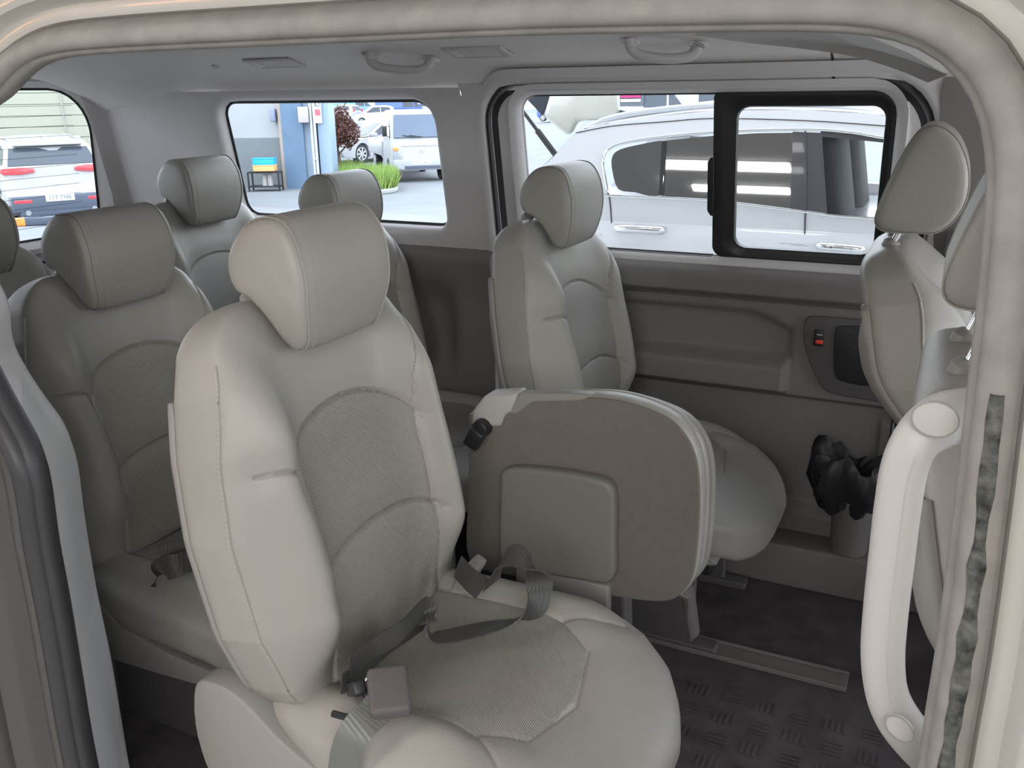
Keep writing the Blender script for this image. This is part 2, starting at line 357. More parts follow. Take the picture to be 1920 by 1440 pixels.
def make_seat(loc, label, group='', raise_head=0.0, belt=True, cushion=True, front=False):
    t = empty('van_seat', loc, 0, label, 'seat', group or None)
    backrest_mb.build('backrest', [M['leather'], M['insert']], t)
    b = t.children[0]
    for j_ in (jL, jR): xf(stitch_mb(brows, (j_,), 12, -14), BM).build('stitching', M['stitch'], b)
    pm = xf(piping(brows, jL, 8, -12), BM); pm.build('piping', M['leather'], b)
    pm = xf(piping(brows, jR, 8, -12), BM); pm.build('piping', M['leather'], b)
    # rear shell of the backrest
    sh = MB(); rows = []
    for h in np.linspace(.015, .50, 24):
        w = Wb(h)*.96; k = 1-.35*sm(h, .40, .50)
        q = [(-.040, -w*1.025), (-.052, -w*1.01), (-.066*k, -w*.93), (-.072*k, -w*.6), (-.074*k, 0), (-.072*k, w*.6), (-.066*k, w*.93), (-.052, w*1.01), (-.040, w*1.025)]
        rows.append([(a, y, h) for a, y in q])
    sh.grid(rows); xf(sh, BM)
    o = sh.build('back_shell', M['plastic'], t, fix=True); q = o.modifiers.new('s', 'SOLIDIFY'); q.thickness = .006; q.offset = 0
    # headrest with its posts
    hr_, HP_ = (headrest_front, HPF) if front else (headrest, HP)
    hm = MB(); hdx = -.020 if front else 0
    hm.v = [(x+hdx, y, z+raise_head) for x, y, z in hr_.v]; hm.f = headrest.f; hm.mi = headrest.mi
    ho = hm.build('headrest', M['leather'], t, angle=80)
    for sy in (-1, 1):
        loop = []
        for x, z in HP_[::1]:
            c = np.array([.005, .01]); Q = c+(np.array([x, z])-c)*.979
            y = sy*.1045*(1-.17*float(sm(np.array(-Q[1]), .01, .11))-.05*float(sm(np.array(Q[1]), .04, .11)))
            loop.append((Q[0]*1.0+HC[0]+hdx, y, Q[1]+HC[2]+raise_head))
        MB().tube(loop, .0015, n=6, closed=True, ref=(0, 1, 0)).build('piping', M['leather'], ho)
        g = back_local(-.002, sy*.07, BL-.002)
        top = (HC[0]-.028+(.022 if front else 0), sy*.07, HC[2]-.005+raise_head)
        MB().tube([g, top], .0062, n=14).build('headrest_post', M['chrome'], t)
        dr = (Vector(top)-Vector(g)).normalized()
        MB().tube([Vector(g)-dr*.006, Vector(g)+dr*.006, Vector(g)+dr*.012], [.021, .021, .014], n=20, r2=[.017, .017, .011]).build('post_guide', M['plastic'], t)
    if cushion:
        c = cushion_mb.build('cushion', [M['leather'], M['insert']], t)
        # pale side covers, base frame and feet
        for s in (-1, 1):
            P = [(-.045, 0, .455), (-.01, 0, .475), (.05, 0, .462), (.13, 0, .405), (.30, 0, .335), (.50, 0, .315), (.50, 0, .285), (.10, 0, .262), (-.02, 0, .275), (-.055, 0, .36)]
            P = spline(P, 4, closed=True)
            MB().prism([(x, s*.262, z) for x, _, z in P], (0, -s*.040, 0)).build('side_cover', M['plastic'], t, bevel=.008)
        fr = MB(); fr.box((.27, 0, .245), (.24, .20, .018)); fr.build('seat_frame', M['black'], t, bevel=.006)
        for s in (-1, 1):
            L = MB(); L.box((.27, s*.17, .12), (.20, .012, .118)); L.box((.27, s*.17, .012), (.26, .022, .012)); L.build('leg', M['lowdark'], t, bevel=.006)
        # recliner hinge and its lever
        for s in (-1, 1): MB().cyl((.055, s*.185, .452), (.055, s*.225, .452), .040, .034).build('recliner_hinge', M['plastic'], t, bevel=.004)
    if front:   # front seats: shorter back that sweeps forward low down, cushion further ahead
        for o in [c for c in t.children]+[g for c in t.children for g in c.children]:
            nm = o.name.split('.')[0]
            if nm in ('headrest', 'headrest_post', 'post_guide') or (nm == 'piping' and o.parent.name.startswith('headrest')): continue
            for v_ in o.data.vertices:
                x, y, z = v_.co
                if nm in ('backrest', 'back_shell', 'stitching', 'piping'):
                    z2 = 1.03-(1.03-z)*.74; v_.co = (x+.10*float(sm(np.array(-z2), -.84, -.60)), y, z2)
                else: v_.co = (x+.20, y, z+(.10 if nm != 'leg' else 0))
    return t
# ------------------------------------------------------------------ the van's shell
def yt(z): return float(np.interp(z, [0, .86, .90, 1.32, 1.36, 1.40, 1.43, 1.455], [1.66, 1.66, 1.648, 1.575, 1.545, 1.47, 1.36, 1.15]))
def yg(z): return float(np.interp(z, [.8, 1.4], [1.715, 1.605]))
def yn(z): return float(np.interp(z, [-.4, .86, 1.36, 1.45], [-.05, -.05, .015, .05]))
def ray_loop(poly, angs, c):
    poly = np.array(poly, float); out = []
    A = poly; B = np.roll(poly, -1, 0)
    for a in angs:
        d = np.array([math.cos(a), math.sin(a)]); best = None
        for p, q in zip(A, B):
            e = q-p; den = d[0]*(-e[1])+d[1]*e[0]
            if abs(den) < 1e-12: continue
            w = p-c; t = (w[0]*(-e[1])+w[1]*e[0])/den; s = (d[0]*w[1]-d[1]*w[0])/den
            if t > 0 and -1e-6 <= s <= 1+1e-6 and (best is None or t > best): best = t
        out.append(c+d*best)
    return np.array(out)
def ring(outer, levels, fn_outer, N=120, c=None, mb=None, sub=6):
    """outer boundary to a stack of inner loops: levels = [(poly, y-function), ...]"""
    c = np.array(c if c is not None else np.mean(levels[0][0], 0))
    angs = sorted(set(list(np.linspace(-PI, PI, N, endpoint=False))+[math.atan2(p[1]-c[1], p[0]-c[0]) for p in outer]))
    loops = []
    O = ray_loop(outer, angs, c); I = ray_loop(levels[0][0], angs, c)
    for k in range(sub):
        t = k/sub; Q = O*(1-t)+I*t; loops.append([(x, fn_outer(z), z) for x, z in Q])
    for poly, fn in levels:
        Q = ray_loop(poly, angs, c); loops.append([(x, fn(z), z) for x, z in Q])
    mb = mb or MB(); mb.grid(loops, cv=True); return mb
def inflate(poly, d):
    P = np.array(poly, float); T = np.roll(P, -1, 0)-np.roll(P, 1, 0); T /= (np.linalg.norm(T, axis=1)[:, None]+1e-9)
    return P+np.stack([T[:, 1], -T[:, 0]], 1)*d
# floor with rails
f = MB(); f.box((-.3, .79, -.03), (1.62, .875, .03)); struct('floor', f, M['floor'], smooth=False)
tr = MB()
for y, x0, x1, h in ((1.166, -1.6, .80, .006), (1.69, -1.6, 1.1, .03), (.30, -.1, .80, .006), (.62, -1.6, -.1, .006)):
    tr.box(((x0+x1)/2, y if y < 1.6 else 1.64, h/2), ((x1-x0)/2, .036 if y < 1.6 else .02, h/2))
    if y < 1.6:
        tr.box(((x0+x1)/2, y+.027, h+.004), ((x1-x0)/2, .003, .004)); tr.box(((x0+x1)/2, y-.034, h+.003), ((x1-x0)/2, .003, .004))
struct('trim_1', tr, M['lower'], bevel=.002, smooth=False)
# raised tread blocks of the mat, groups of short bars
tm = MB()
for i in range(7):
    for j in range(9):
        bx, by = .40+i*.075, .40+j*.075
        for k in range(4):
            if (i+j) % 2: tm.box((bx+k*.013, by, .0015), (.0032, .020, .0011))
            else: tm.box((bx+.02, by-.02+k*.013, .0015), (.020, .0032, .0011))
struct('trim_2', tm, M['floor'], smooth=False)

# --- far side (back wall of the picture)
zw0, zw1 = .905, 1.302
q1 = [on(418, 190, yg, 1.62), on(838, 181, yg, 1.62), on(846, 424, yg, 1.68), on(447, 400, yg, 1.68)]
H1 = rrect(q1[0][0], q1[2][0]+.004, q1[2][2], q1[0][2], [.05, .035, .075, .05], 8)
pA = on(980, 180, yg, 1.62); pB = on(1683, 185, yg, 1.62); pC = on(1645, 505, yg, 1.68); pD = on(1330, 474, yg, 1.68); pE = on(1341, 180, yg, 1.62)
pF = on(1383, 199, yg, 1.62); pG = on(1664, 200, yg, 1.62); pH = on(1636, 466, yg, 1.68); pI = on(1372, 462, yg, 1.68)
zt2 = pA[2]; zb2 = pD[2]; zb3 = pC[2]+.012
H2 = rrect(pA[0], pB[0], zb3, zt2+.001, [.055, .05, .055, .045], 8)     # hole of the sliding window
GAP = rrect(-.335, .812, -.2, 1.334, [.02, .02, .13, .10], 10)           # outline of the far sliding door
XR = -1.88
mb = MB()
def cell(x0, x1, z0, z1, n=8):
    mb.grid([[(x, yt(z), z) for z in np.linspace(z0, z1, n)] for x in (x0, x1)])
ring([(XR, .86), (-.41, .86), (-.41, 1.335), (XR, 1.335)], [(inflate(H1, .022), yt), (inflate(H1, .012), lambda z: yt(z)+.004), (inflate(H1, .003), lambda z: yt(z)+.022), (H1, lambda z: yg(z))], yt, mb=mb)
upper = struct('wall_back', mb, M['upper'], angle=50)
# pillar between the windows, rounded over the door gap
pm = MB(); cols = []
GO = inflate(GAP, .018); 
ring([(-.41, -.02), (1.5, -.02), (1.5, 1.345), (-.41, 1.345)], [(inflate(GAP, .045), yt), (inflate(GAP, .028), lambda z: yt(z)-.004), (inflate(GAP, .016), lambda z: yt(z)+.004), (inflate(GAP, .012), lambda z: yt(z)+.05)], yt, mb=pm, N=200, c=(.25, .7), sub=5)
struct('trim_3', pm, M['upper'], angle=50)
# dark door gap behind the rim
gm = MB(); ring(inflate(GAP, .02), [(inflate(GAP, -.026), lambda z: yt(z)+.05)], lambda z: yt(z)+.05, mb=gm, N=160, c=(.25, .7), sub=1)
ring(inflate(GAP, .015), [(inflate(GAP, .004), lambda z: yt(z)+.012), (inflate(GAP, -.001), lambda z: yt(z)+.020)], lambda z: yt(z)+.018, mb=gm, N=160, c=(.25, .7), sub=1)
struct('trim_4', gm, M['sealdk'], angle=50)
# lower quarter panel behind the far seats, with its moulded pocket
lm = MB()
DB = .862
rows = []
for x in np.linspace(XR, -.36, 60):
    row = []
    for z in np.r_[np.linspace(0, .80, 34), .82, .835, .848, .857, .862, .866]:
        y = 1.655-.022*float(sm(np.array(z), .70, .84))+(.03*max(0, (z-.842)/.024))
        bx, bz = (x+.585)/.075, (z-.60)/.13
        y += .05*math.exp(-(bx**4+bz**4))
        row.append((x, y, z))
    rows.append(row)
lm.grid(rows); struct('baseboard_back', lm, M['lower'], angle=60)
# sill step under the far door
ss = MB(); ss.box((.45, 1.60, .062), (.78, .055, .062)); struct('trim_18', ss, M['lower'], bevel=.008)
# the far sliding door
dr = empty('door_1', (0, 0, 0), kind='structure')
dm = MB()
ring(rrect(-.306, .796, .855, 1.322, [.01, .01, .118, .085], 10), [(inflate(H2, .030), lambda z: yt(z)+.004), (inflate(H2, .016), lambda z: yt(z)+.010), (inflate(H2, .004), lambda z: yt(z)+.026), (H2, lambda z: yg(z))], lambda z: yt(z)+.010, mb=dm, N=160, sub=5)
dm.build('upper_frame', M['upper'], dr, angle=50)
def door_y(x, z):
    y = 1.668
    y -= .030*float(sm(np.array(z), .775, .80))*(1-float(sm(np.array(z), .84, .872)))+.0   # padded belt ledge
    y -= .008*float(sm(np.array(z), .772, .777))
    # armrest bulge and recess above it
    inx = 1-float(sm(np.array(x), .515, .548))
    if z > .70: inx = 1-float(sm(np.array(x), .515-(z-.70)*2.6, .548-(z-.70)*2.2))
    rec = float(sm(np.array(z), .60, .63))*(1-float(sm(np.array(z), .735, .748)))
    y += .022*rec*inx
    ar = float(sm(np.array(z), .520, .540))*(1-float(sm(np.array(z), .595, .635)))
    y -= .042*ar*(1-float(sm(np.array(x), .520, .540)))
    y += .020*(1-float(sm(np.array(z), .505, .522)))
    # lower step
    y -= .012*float(sm(np.array(x), .775, .785))*(1-float(sm(np.array(z), .47, .48)))
    y -= .035*(1-float(sm(np.array(z), .24-.10*x, .27-.10*x)))*1.0
    return y
xs = np.unique(np.r_[np.linspace(-.33, .806, 90), np.linspace(.50, .56, 24), np.linspace(.765, .79, 6)])
zs = np.unique(np.r_[np.linspace(.0, .866, 90), np.linspace(.765, .80, 16), np.linspace(.505, .54, 14), np.linspace(.60, .64, 10), np.linspace(.2, .3, 14)])
dm = MB(); dm.grid([[(x, door_y(x, z), z) for z in zs] for x in xs]); dm.build('lower_panel', M['lower'], dr, angle=60)
# dark handle recess with the red lock slider
PK = [at(*p, Y=1.668) for p in ((1508, 640), (1509, 606), (1520, 592), (1560, 593), (1640, 600), (1700, 606), (1720, 640), (1720, 730), (1705, 757), (1640, 750), (1560, 735), (1538, 718), (1520, 680))]
PKs = spline(PK, 5, closed=True)
pk = MB(); pk.prism([(p[0], 1.665, p[2]) for p in PKs], (0, -.009, 0))
pko = pk.build('handle_plate', M['black'] if False else M['lowdark'], dr, bevel=.004)
q = [at(*p, Y=1.655) for p in ((1566, 622), (1580, 611), (1640, 616), (1665, 650), (1660, 720), (1580, 715), (1564, 690))]
q = spline(q, 5, closed=True); MB().prism([(p[0], 1.6565, p[2]) for p in q], (0, -.004, 0)).build('pull_cup', M['black'], pko, bevel=.002)
c = at(1535, 634, Y=1.652); MB().box((c[0], 1.655, c[2]), (.013, .004, .022)).build('lock_housing', M['black'], pko, bevel=.002)
c = at(1536, 641, Y=1.65); MB().box((c[0], 1.650, c[2]), (.0095, .004, .005)).build('lock_slider', M['red'], pko, bevel=.002)
c = at(1537, 628, Y=1.65); MB().box((c[0], 1.6505, c[2]), (.007, .001, .0012)).build('lock_mark', M['upper'], pko)
# windows
w1 = empty('window_1', kind='structure')
g = MB(); g.grid([[(x, yg(z)+.002, z) for z in (H1[0][1]-.02+.0, q1[0][2]+.02)] for x in (q1[0][0]-.03, q1[2][0]+.03)]); g.build('glass', M['glass'], w1)
mb = MB(); ring(inflate(H1, .004), [(inflate(H1, -.006), lambda z: yg(z)-.002), (inflate(H1, -.008), lambda z: yg(z)+.001)], lambda z: yg(z)-.004, mb=mb, sub=1); mb.build('rubber_gasket', M['sealdk'], w1, angle=60)
w2 = empty('window_2', kind='structure')
g = MB(); g.grid([[(x, yg(z)+.006, z) for z in (zb3-.02, zt2+.02)] for x in (pA[0]-.03, pE[0]+.01)]); g.build('fixed_glass', M['glass'], w2)
# bottom rail of the fixed pane
rl = MB(); Hs = rrect(pA[0]+.0, pE[0], zb2, zt2-.002, [.045, .018, .018, .035], 6)
ring(inflate(H2, .004)[:], [(H2, lambda z: yg(z)-.008)], lambda z: yg(z)-.004, mb=rl, sub=1)
rl.box(((pA[0]+pE[0])/2, yg(zb3)-.004, (zb3+zb2)/2-.001), ((pE[0]-pA[0])/2, .007, (zb2-zb3)/2)); rl.box(((pA[0]+pE[0])/2, yg(zb3)-.014, (zb3+zb2)/2-.006), ((pE[0]-pA[0])/2, .006, .0015))
rl.build('rail', M['sealdk'], w2, bevel=.0015)
S1 = rrect(pE[0]+.001, pB[0]+.002, zb3-.002, zt2+.002, [.03, .05, .055, .012], 8); S2 = rrect(pF[0], pG[0], pI[2], pF[2], .032, 8)
S2b = rrect(pF[0]-.012, pG[0]+.012, pI[2]-.012, pF[2]+.012, .04, 8)
sf = MB(); ring(S1, [(inflate(S2b, .008), lambda z: yg(z)-.016), (S2b, lambda z: yg(z)-.010), (S2, lambda z: yg(z)-.008), (inflate(S2, -.002), lambda z: yg(z)+.008)], lambda z: yg(z)-.017, mb=sf, sub=2, N=120)
ring(inflate(S1, .001), [(S1, lambda z: yg(z)-.016)], lambda z: yg(z)+.006, mb=sf, sub=1)
sfo = sf.build('sliding_frame', M['black'], w2, angle=45)
g = MB(); g.grid([[(x, yg(z)-.001, z) for z in (pI[2]-.01, pF[2]+.01)] for x in (pF[0]-.01, pG[0]+.01)]); g.build('sliding_glass', M['glass'], w2)
# latch strip on the divider
lt = MB(); a, b = on(1333, 300, yg, 1.62), on(1331, 395, yg, 1.66)
zz = [a[2]+.010, a[2], a[2]-.004, b[2]+.006, b[2], b[2]-.010]; ww = [0, .007, .009, .009, .007, 0]
xL = pE[0]-.002
lt.prism([(xL+.008, yg(zz[0])-.018, zz[0])]+[(xL-w_, yg(z_)-.018, z_) for w_, z_ in zip(ww, zz)]+[(xL+.008, yg(zz[-1])-.018, zz[-1])], (0, -.012, 0)); lt.build('latch', M['black'], w2, bevel=.002)
# maker's marks etched on the panes (tiny rings and lines)
ink = mat('etched_mark', (.25, .32, .42), .6)
def etch(px, py, wpx, rows_, Y, parent, off):
    m_ = MB()
    for (dx, dy, w_, kind) in rows_:
        p = on(px+dx, py+dy, yg, Y); y = yg(p[2])+off
        if kind == 'o': m_.tube([(p[0]+w_*math.cos(t), y, p[2]+w_*.7*math.sin(t)) for t in np.linspace(0, 2*PI, 16, endpoint=False)], .0004, n=4, closed=True)
        elif kind == 'H':
            m_.box((p[0]-w_*.35, y, p[2]), (.0005, .0003, w_*.5)); m_.box((p[0]+w_*.35, y, p[2]), (.0005, .0003, w_*.5)); m_.box((p[0], y, p[2]), (w_*.35, .0003, .0004))
        elif kind == 's': m_.box((p[0], y, p[2]), (w_, .0003, w_))
        else: m_.box((p[0], y, p[2]), (w_, .0003, .0005))
    m_.build('etched_mark', ink, parent, smooth=False)
etch(1113, 432, 0, [(0, 0, .0055, 'o'), (0, 0, .0045, 'H'), (0, 7, .004, '-'), (-2, 12, .012, '-'), (-2, 16, .012, '-'), (13, 9, .004, 'o'), (-3, 20, .010, '-')], 1.68, w2, .003)
etch(1530, 461, 0, [(0, 0, .005, 'o'), (8, 0, .0045, 'o'), (18, 0, .006, 'o'), (18, 0, .005, 'H'), (28, 2, .003, 's'), (-45, -4, .034, '-'), (-30, -1, .022, '-')], 1.68, w2, -.003)
struct_w3 = empty('window_3', kind='structure')

# --- rear end (left of the picture), tailgate window
XW = -1.88
def xr(z): return float(np.interp(z, [.8, 1.36], [XW-.02, XW+.02]))
r1 = at(172, 300, X=XW-.05); r2 = at(100, 163, X=XW-.03); r3 = at(60, 440, X=XW-.05)
HR = rrect(.10, r1[1]+.008, .855, r2[2]-.004, [.08, .04, .16, .16], 12)
rm = MB(); swap = lambda mb_: setattr(mb_, 'v', [(y, x, z) for x, y, z in mb_.v])
xi = lambda z: xr(z)
ring([(-.06, -.02), (1.615, -.02), (1.615, 1.40), (-.06, 1.40)], [(inflate(HR, .052), xi), (inflate(HR, .046), lambda z: xi(z)-.012), (inflate(HR, .042), lambda z: xi(z)-.012), (inflate(HR, .038), lambda z: xi(z)+.004), (inflate(HR, .020), lambda z: xi(z)+.004), (inflate(HR, .004), lambda z: xi(z)-.03), (HR, lambda z: xi(z)-.05)], xi, mb=rm, N=160, c=(.8, 1.1)); swap(rm)
struct('wall_left', rm, M['upper'], angle=40)
gs = MB(); g = gs.grid([[(xr(z)-.052, y, z) for z in (.83, 1.38)] for y in (.07, 1.56)]); gs.build('glass', M['glass'], struct_w3)
gk = MB(); ring(inflate(HR, .003), [(inflate(HR, -.007), lambda z: xi(z)-.049)], lambda z: xi(z)-.045, mb=gk, sub=1, N=160, c=(.8, 1.1)); swap(gk); gk.build('rubber_gasket', M['black'], struct_w3)
gp_ = MB(); ring(inflate(HR, .074), [(inflate(HR, .064), lambda z: xi(z)+.0015)], lambda z: xi(z)+.0015, mb=gp_, sub=1, N=160, c=(.8, 1.1)); swap(gp_); struct('trim_17', gp_, M['sealdk'])
df = MB()
for k in range(13):
    z = .90+k*.033; df.box((xr(z)-.050, .8, z), (.0006, .70, .0006))
df.build('defroster_lines', M['seam'], struct_w3, smooth=False)
# rear corner pillar: rounded corner between tailgate and side
cp = MB(); cp.grid([[(XW+.05-.05*math.sin(a), yt(z)-.05+.05*math.cos(a)+.001, z) for z in np.linspace(0, 1.35, 16)] for a in np.linspace(0, PI/2, 10)])
struct('trim_5', cp, M['upper'], angle=60)

# --- ceiling
ceil = MB(); prof = [(1.60, 1.325), (1.575, 1.338), (1.55, 1.362), (1.515, 1.385), (1.46, 1.408), (1.38, 1.428), (1.25, 1.445), (1.0, 1.455), (.6, 1.455), (.35, 1.445), (.20, 1.425), (.12, 1.405), (.06, 1.38)]
prof = spline([(0, y, z) for y, z in prof], 3)
def cz(x, z): return z-.06*float(sm(np.array(-x), 1.35, 1.92))-.05*float(sm(np.array(x), .75, 1.4))
ceil.grid([[(x, y, cz(x, z)) for _, y, z in prof] for x in np.r_[np.linspace(-1.93, .585, 30), .5875, .590, .593, .596, np.linspace(.60, 1.5, 12)]])
# groove of the headliner joint
ceil.v = [(x, y+(.012 if .588 < x < .595 else 0), z+(.010 if .588 < x < .595 else 0)) for x, y, z in ceil.v]
struct('ceiling', ceil, M['head'], angle=60)
# roof skin
rf = MB(); rf.box((-.2, .80, 1.50), (1.75, .72, .022)); rf.box((-.2, 1.66, 1.435), (1.75, .03, .075)); struct('trim_6', rf, M['paint'], bevel=.02)
# pale front roof panel over the front seats
fp = MB(); edge = [at(1300, 66, Y=.95), at(1400, 80, Y=1.10), at(1500, 91, Y=1.15), at(1600, 106, Y=1.16), at(1680, 130, Y=1.15), at(1740, 155, Y=1.1)]
edge = spline(edge, 4); fp.grid([[(p[0], p[1], p[2]) for p in edge], [(p[0]+.03, p[1]-.02, p[2]+.012) for p in edge], [(p[0]+.02, .12, p[2]+.02) for p in edge]])
fp.build('roof_console', M['light'], None); tag(bpy.data.objects['roof_console'], kind='structure'); bpy.data.objects['roof_console'].name = 'trim_7'

# --- near side: painted body round the opening, rubber seal, pillar trims
IN = [(0, 190), (15, 165), (40, 135), (65, 120), (115, 107), (250, 97), (500, 86), (960, 67), (1210, 62), (1460, 59), (1610, 62), (1710, 80), (1785, 125), (1835, 200), (1851, 300), (1849, 360), (1832, 555), (1822, 651), (1811, 742), (1796, 880), (1778, 1034), (1755, 1214), (1734, 1337), (1721, 1435)]
Pn = [on(*p, yn) for p in IN]; top = [(p[0], p[2]) for p in Pn]
left = [(31, 803), (57, 849), (72, 916), (87, 1029), (110, 1147), (134, 1291), (159, 1435)]
Pl = [on(*p, yn) for p in left]; lft = [(p[0], p[2]) for p in Pl]
xc = top[0][0]
OPEN = [*top, (top[-1][0]+.001, .60), (top[-1][0], .10), (top[-1][0]-.06, .01), (lft[-1][0]+.08, .01), (lft[-1][0]+.01, .12)]+list(reversed(lft))+[(lft[0][0]-.055, .975), (xc-.115, 1.06), (xc-.13, 1.15), (xc-.12, 1.24), (xc-.06, 1.30)]
# smooth along the loop
OPEN = spline([(x, 0, z) for x, z in OPEN], 5, closed=True)[:, [0, 2]]
OPEN = resample(OPEN, 260)
for _ in range(3): OPEN = .25*np.roll(OPEN, 1, 0)+.5*OPEN+.25*np.roll(OPEN, -1, 0)
Tn = np.roll(OPEN, -1, 0)-np.roll(OPEN, 1, 0); Tn /= np.linalg.norm(Tn, axis=1)[:, None]; ON = np.stack([-Tn[:, 1], Tn[:, 0]], 1)
if (ON*(OPEN-OPEN.mean(0))).sum() < 0: ON = -ON
def sweep(profile, y0=0.0, mod=None):
    rows = []
    for i, (p, n) in enumerate(zip(OPEN, ON)):
        row = []
        for d, y in profile:
            if mod: d, y = mod(i, d, y)
            q = p+n*d; row.append((q[0], yn(q[1])+y+y0, q[1]))
        rows.append(row)
    return np.array(rows)
def arcp(cx, cy, r, a0, a1, n=9, sy=1): return [(cx+r*math.cos(math.radians(a)), cy+sy*r*math.sin(math.radians(a))) for a in np.linspace(a0, a1, n)]
seal = MB(); prof = [(.010, .030), (.001, .022), (-.0005, .010), (.001, .002), (.004, .0)]+arcp(.019, -.004, .0145, 170, 370, 12, 1.0)[::1]
prof = [(.012, .030), (.002, .020), (0, .008), (.002, -.001), (.0055, -.003)]+[(.020-.0145*math.cos(math.radians(a)), -.004-.0135*math.sin(math.radians(a))) for a in np.linspace(0, 180, 12)]+[(.037, -.002), (.038, .010)]
seal.grid(sweep(prof), cu=True); 
for i_ in range(len(seal.f)):
    q_ = OPEN[min(len(OPEN)-1, i_//(len(prof)-1))]
    if q_[0] < .2 and q_[1] < 1.05: seal.mi[i_] = 1
so = struct('trim_8', seal, [M['seal'], M['sealdk']], angle=70)
# rough dirty lip line on the bulb, along the front pillar
rng = random.Random(3); lip = MB(); rows = []
for i, (p, n) in enumerate(zip(OPEN, ON)):
    if p[0] > .83 and p[1] < 1.12:
        w = .0058*(1+.3*rng.uniform(-1, 1))
        rows.append([(p[0]+n[0]*d, yn(p[1])+y, p[1]) for d, y in ((.0200-w, -.0168), (.0200-w*.6, -.0188), (.0200+w*.6, -.0188), (.0200+w, -.0168))])
lip.grid(rows); struct('trim_9', lip, M['dirt'], angle=60)
jb = MB(); jp = [(.036, .006), (.040, -.004), (.047, -.008), (.056, -.009), (.060, -.014), (.064, -.030), (.070, -.036), (.085, -.040), (.092, -.046), (.096, -.070), (.102, -.078), (.112, -.080)]
jb.grid(sweep(jp), cu=True)
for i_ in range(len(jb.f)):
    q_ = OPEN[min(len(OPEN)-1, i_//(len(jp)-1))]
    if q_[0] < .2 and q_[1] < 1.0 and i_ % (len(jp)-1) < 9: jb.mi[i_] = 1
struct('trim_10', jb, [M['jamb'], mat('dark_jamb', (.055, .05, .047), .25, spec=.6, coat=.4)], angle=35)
bd = MB(); ring([(-1.95, -.36), (1.75, -.36), (1.75, 1.50), (-1.95, 1.50)], [(inflate(resample(OPEN+ON*.110, 260), 0), lambda z: yn(z)-.080)], lambda z: yn(z)-.085+.14*max(0, z-1.42), mb=bd, N=200, c=(.35, .75), sub=4)
struct('wall_front', bd, M['paint'], angle=60)
# cream rear edge seen left of the seal and gap cover at roof
# inner trims that lead from the seal to the cabin
IR = [(0, 559), (15, 645), (38, 697), (75, 754), (112, 806), (129, 847), (142, 896), (154, 988), (177, 1126), (206, 1265), (235, 1437)]
pin = [at(*p, Y=.135) for p in IR]; pin = [np.array([pin[0][0]-.22, .135, pin[0][2]+.25]), np.array([pin[0][0]-.08, .135, pin[0][2]+.10])]+pin+[pin[-1]+np.array([.0, 0, -.10]), pin[-1]+np.array([0, 0, -.28])]
SL = [(0, 767), (31, 803), (57, 849), (72, 916), (87, 1029), (110, 1147), (134, 1291), (159, 1435)]
psl = [on(*p, yn) for p in SL]; psl = [psl[0]+np.array([-.16, 0, .24]), psl[0]+np.array([-.06, 0, .09])]+psl+[psl[-1]+np.array([0, 0, -.10]), psl[-1]+np.array([.0, 0, -.26])]
A_ = spline(psl, 8); B_ = spline(pin, 8)
def rs(P, n):
    L = np.r_[0, np.cumsum(np.linalg.norm(np.diff(P, axis=0), axis=1))]; t = np.linspace(0, L[-1], n); return np.stack([np.interp(t, L, P[:, k]) for k in range(3)], 1)
# match by height so that seams stay level
def by_z(P, zs_):
    o_ = np.argsort(P[:, 2]); return np.stack([np.interp(zs_, P[o_, 2], P[o_, k]) for k in range(2)]+[zs_], 1)
ztop, zbot = 1.16, .06
zs_ = np.linspace(zbot, ztop, 110); A2_ = by_z(A_, zs_); A2_[:, 1] += .012; A2_[:, 0] -= .012
zs_b = np.array([np.interp(z, [zbot, ztop], [zbot, ztop]) for z in zs_]); B2_ = by_z(B_, zs_b)
E_ = B2_+np.array([-.03, .03, 0])
def strip(i0, i1, name, m):
    s_ = MB(); rows = []
    for i in range(i0, i1):
        a, b, e = A2_[i], B2_[i], E_[i]; row = []
        for t in np.linspace(0, 1, 9):
            p = a*(1-t)+b*t; nrm = np.array([.8, -.6, 0]); row.append(p+nrm*.012*math.sin(PI*t)**.7*(1))
        row += [b+np.array([-.008, .012, 0]), e, e+np.array([-.05, .02, 0])]
        if i in (i0, i1-1): row = [p-np.array([.006, -.004, 0]) for p in row]
        rows.append(row)
    s_.grid(rows); return struct(name, s_, m, angle=60)
def zi(z): return int(np.argmin(abs(zs_-z)))
k1, k2 = zi(.895), zi(.50)
strip(k1, 110, 'trim_11', M['pillarp']); strip(k2, k1+1, 'trim_12', M['pillarg']); strip(0, k2+1, 'trim_13', M['pillarg'])
# near side inner wall behind the opening, closing the cabin
nm = MB(); nm.grid([[(x, .10-.0*z, z) for z in (0, .9, 1.39)] for x in (XW, -.46)]); struct('wall_right', nm, M['lower'])
# sill plate
sl = MB(); sl.box((.35, -.02, -.02), (.62, .06, .02)); struct('trim_14', sl, M['lower'], bevel=.005)
# pillar between the far door and the front door, with its belt slot
bp = MB(); bp.grid([[(x, yt(z)-.002, z) for z in np.linspace(0, 1.34, 12)] for x in (.83, 1.5)]); struct('trim_15', bp, M['lower'])
sb = MB(); a = at(1790, 440, Y=1.6); sb.box((a[0]+.035, 1.592, a[2]-.06), (.05, .012, .07)); struct('trim_16', sb, M['lowdark'], bevel=.01)

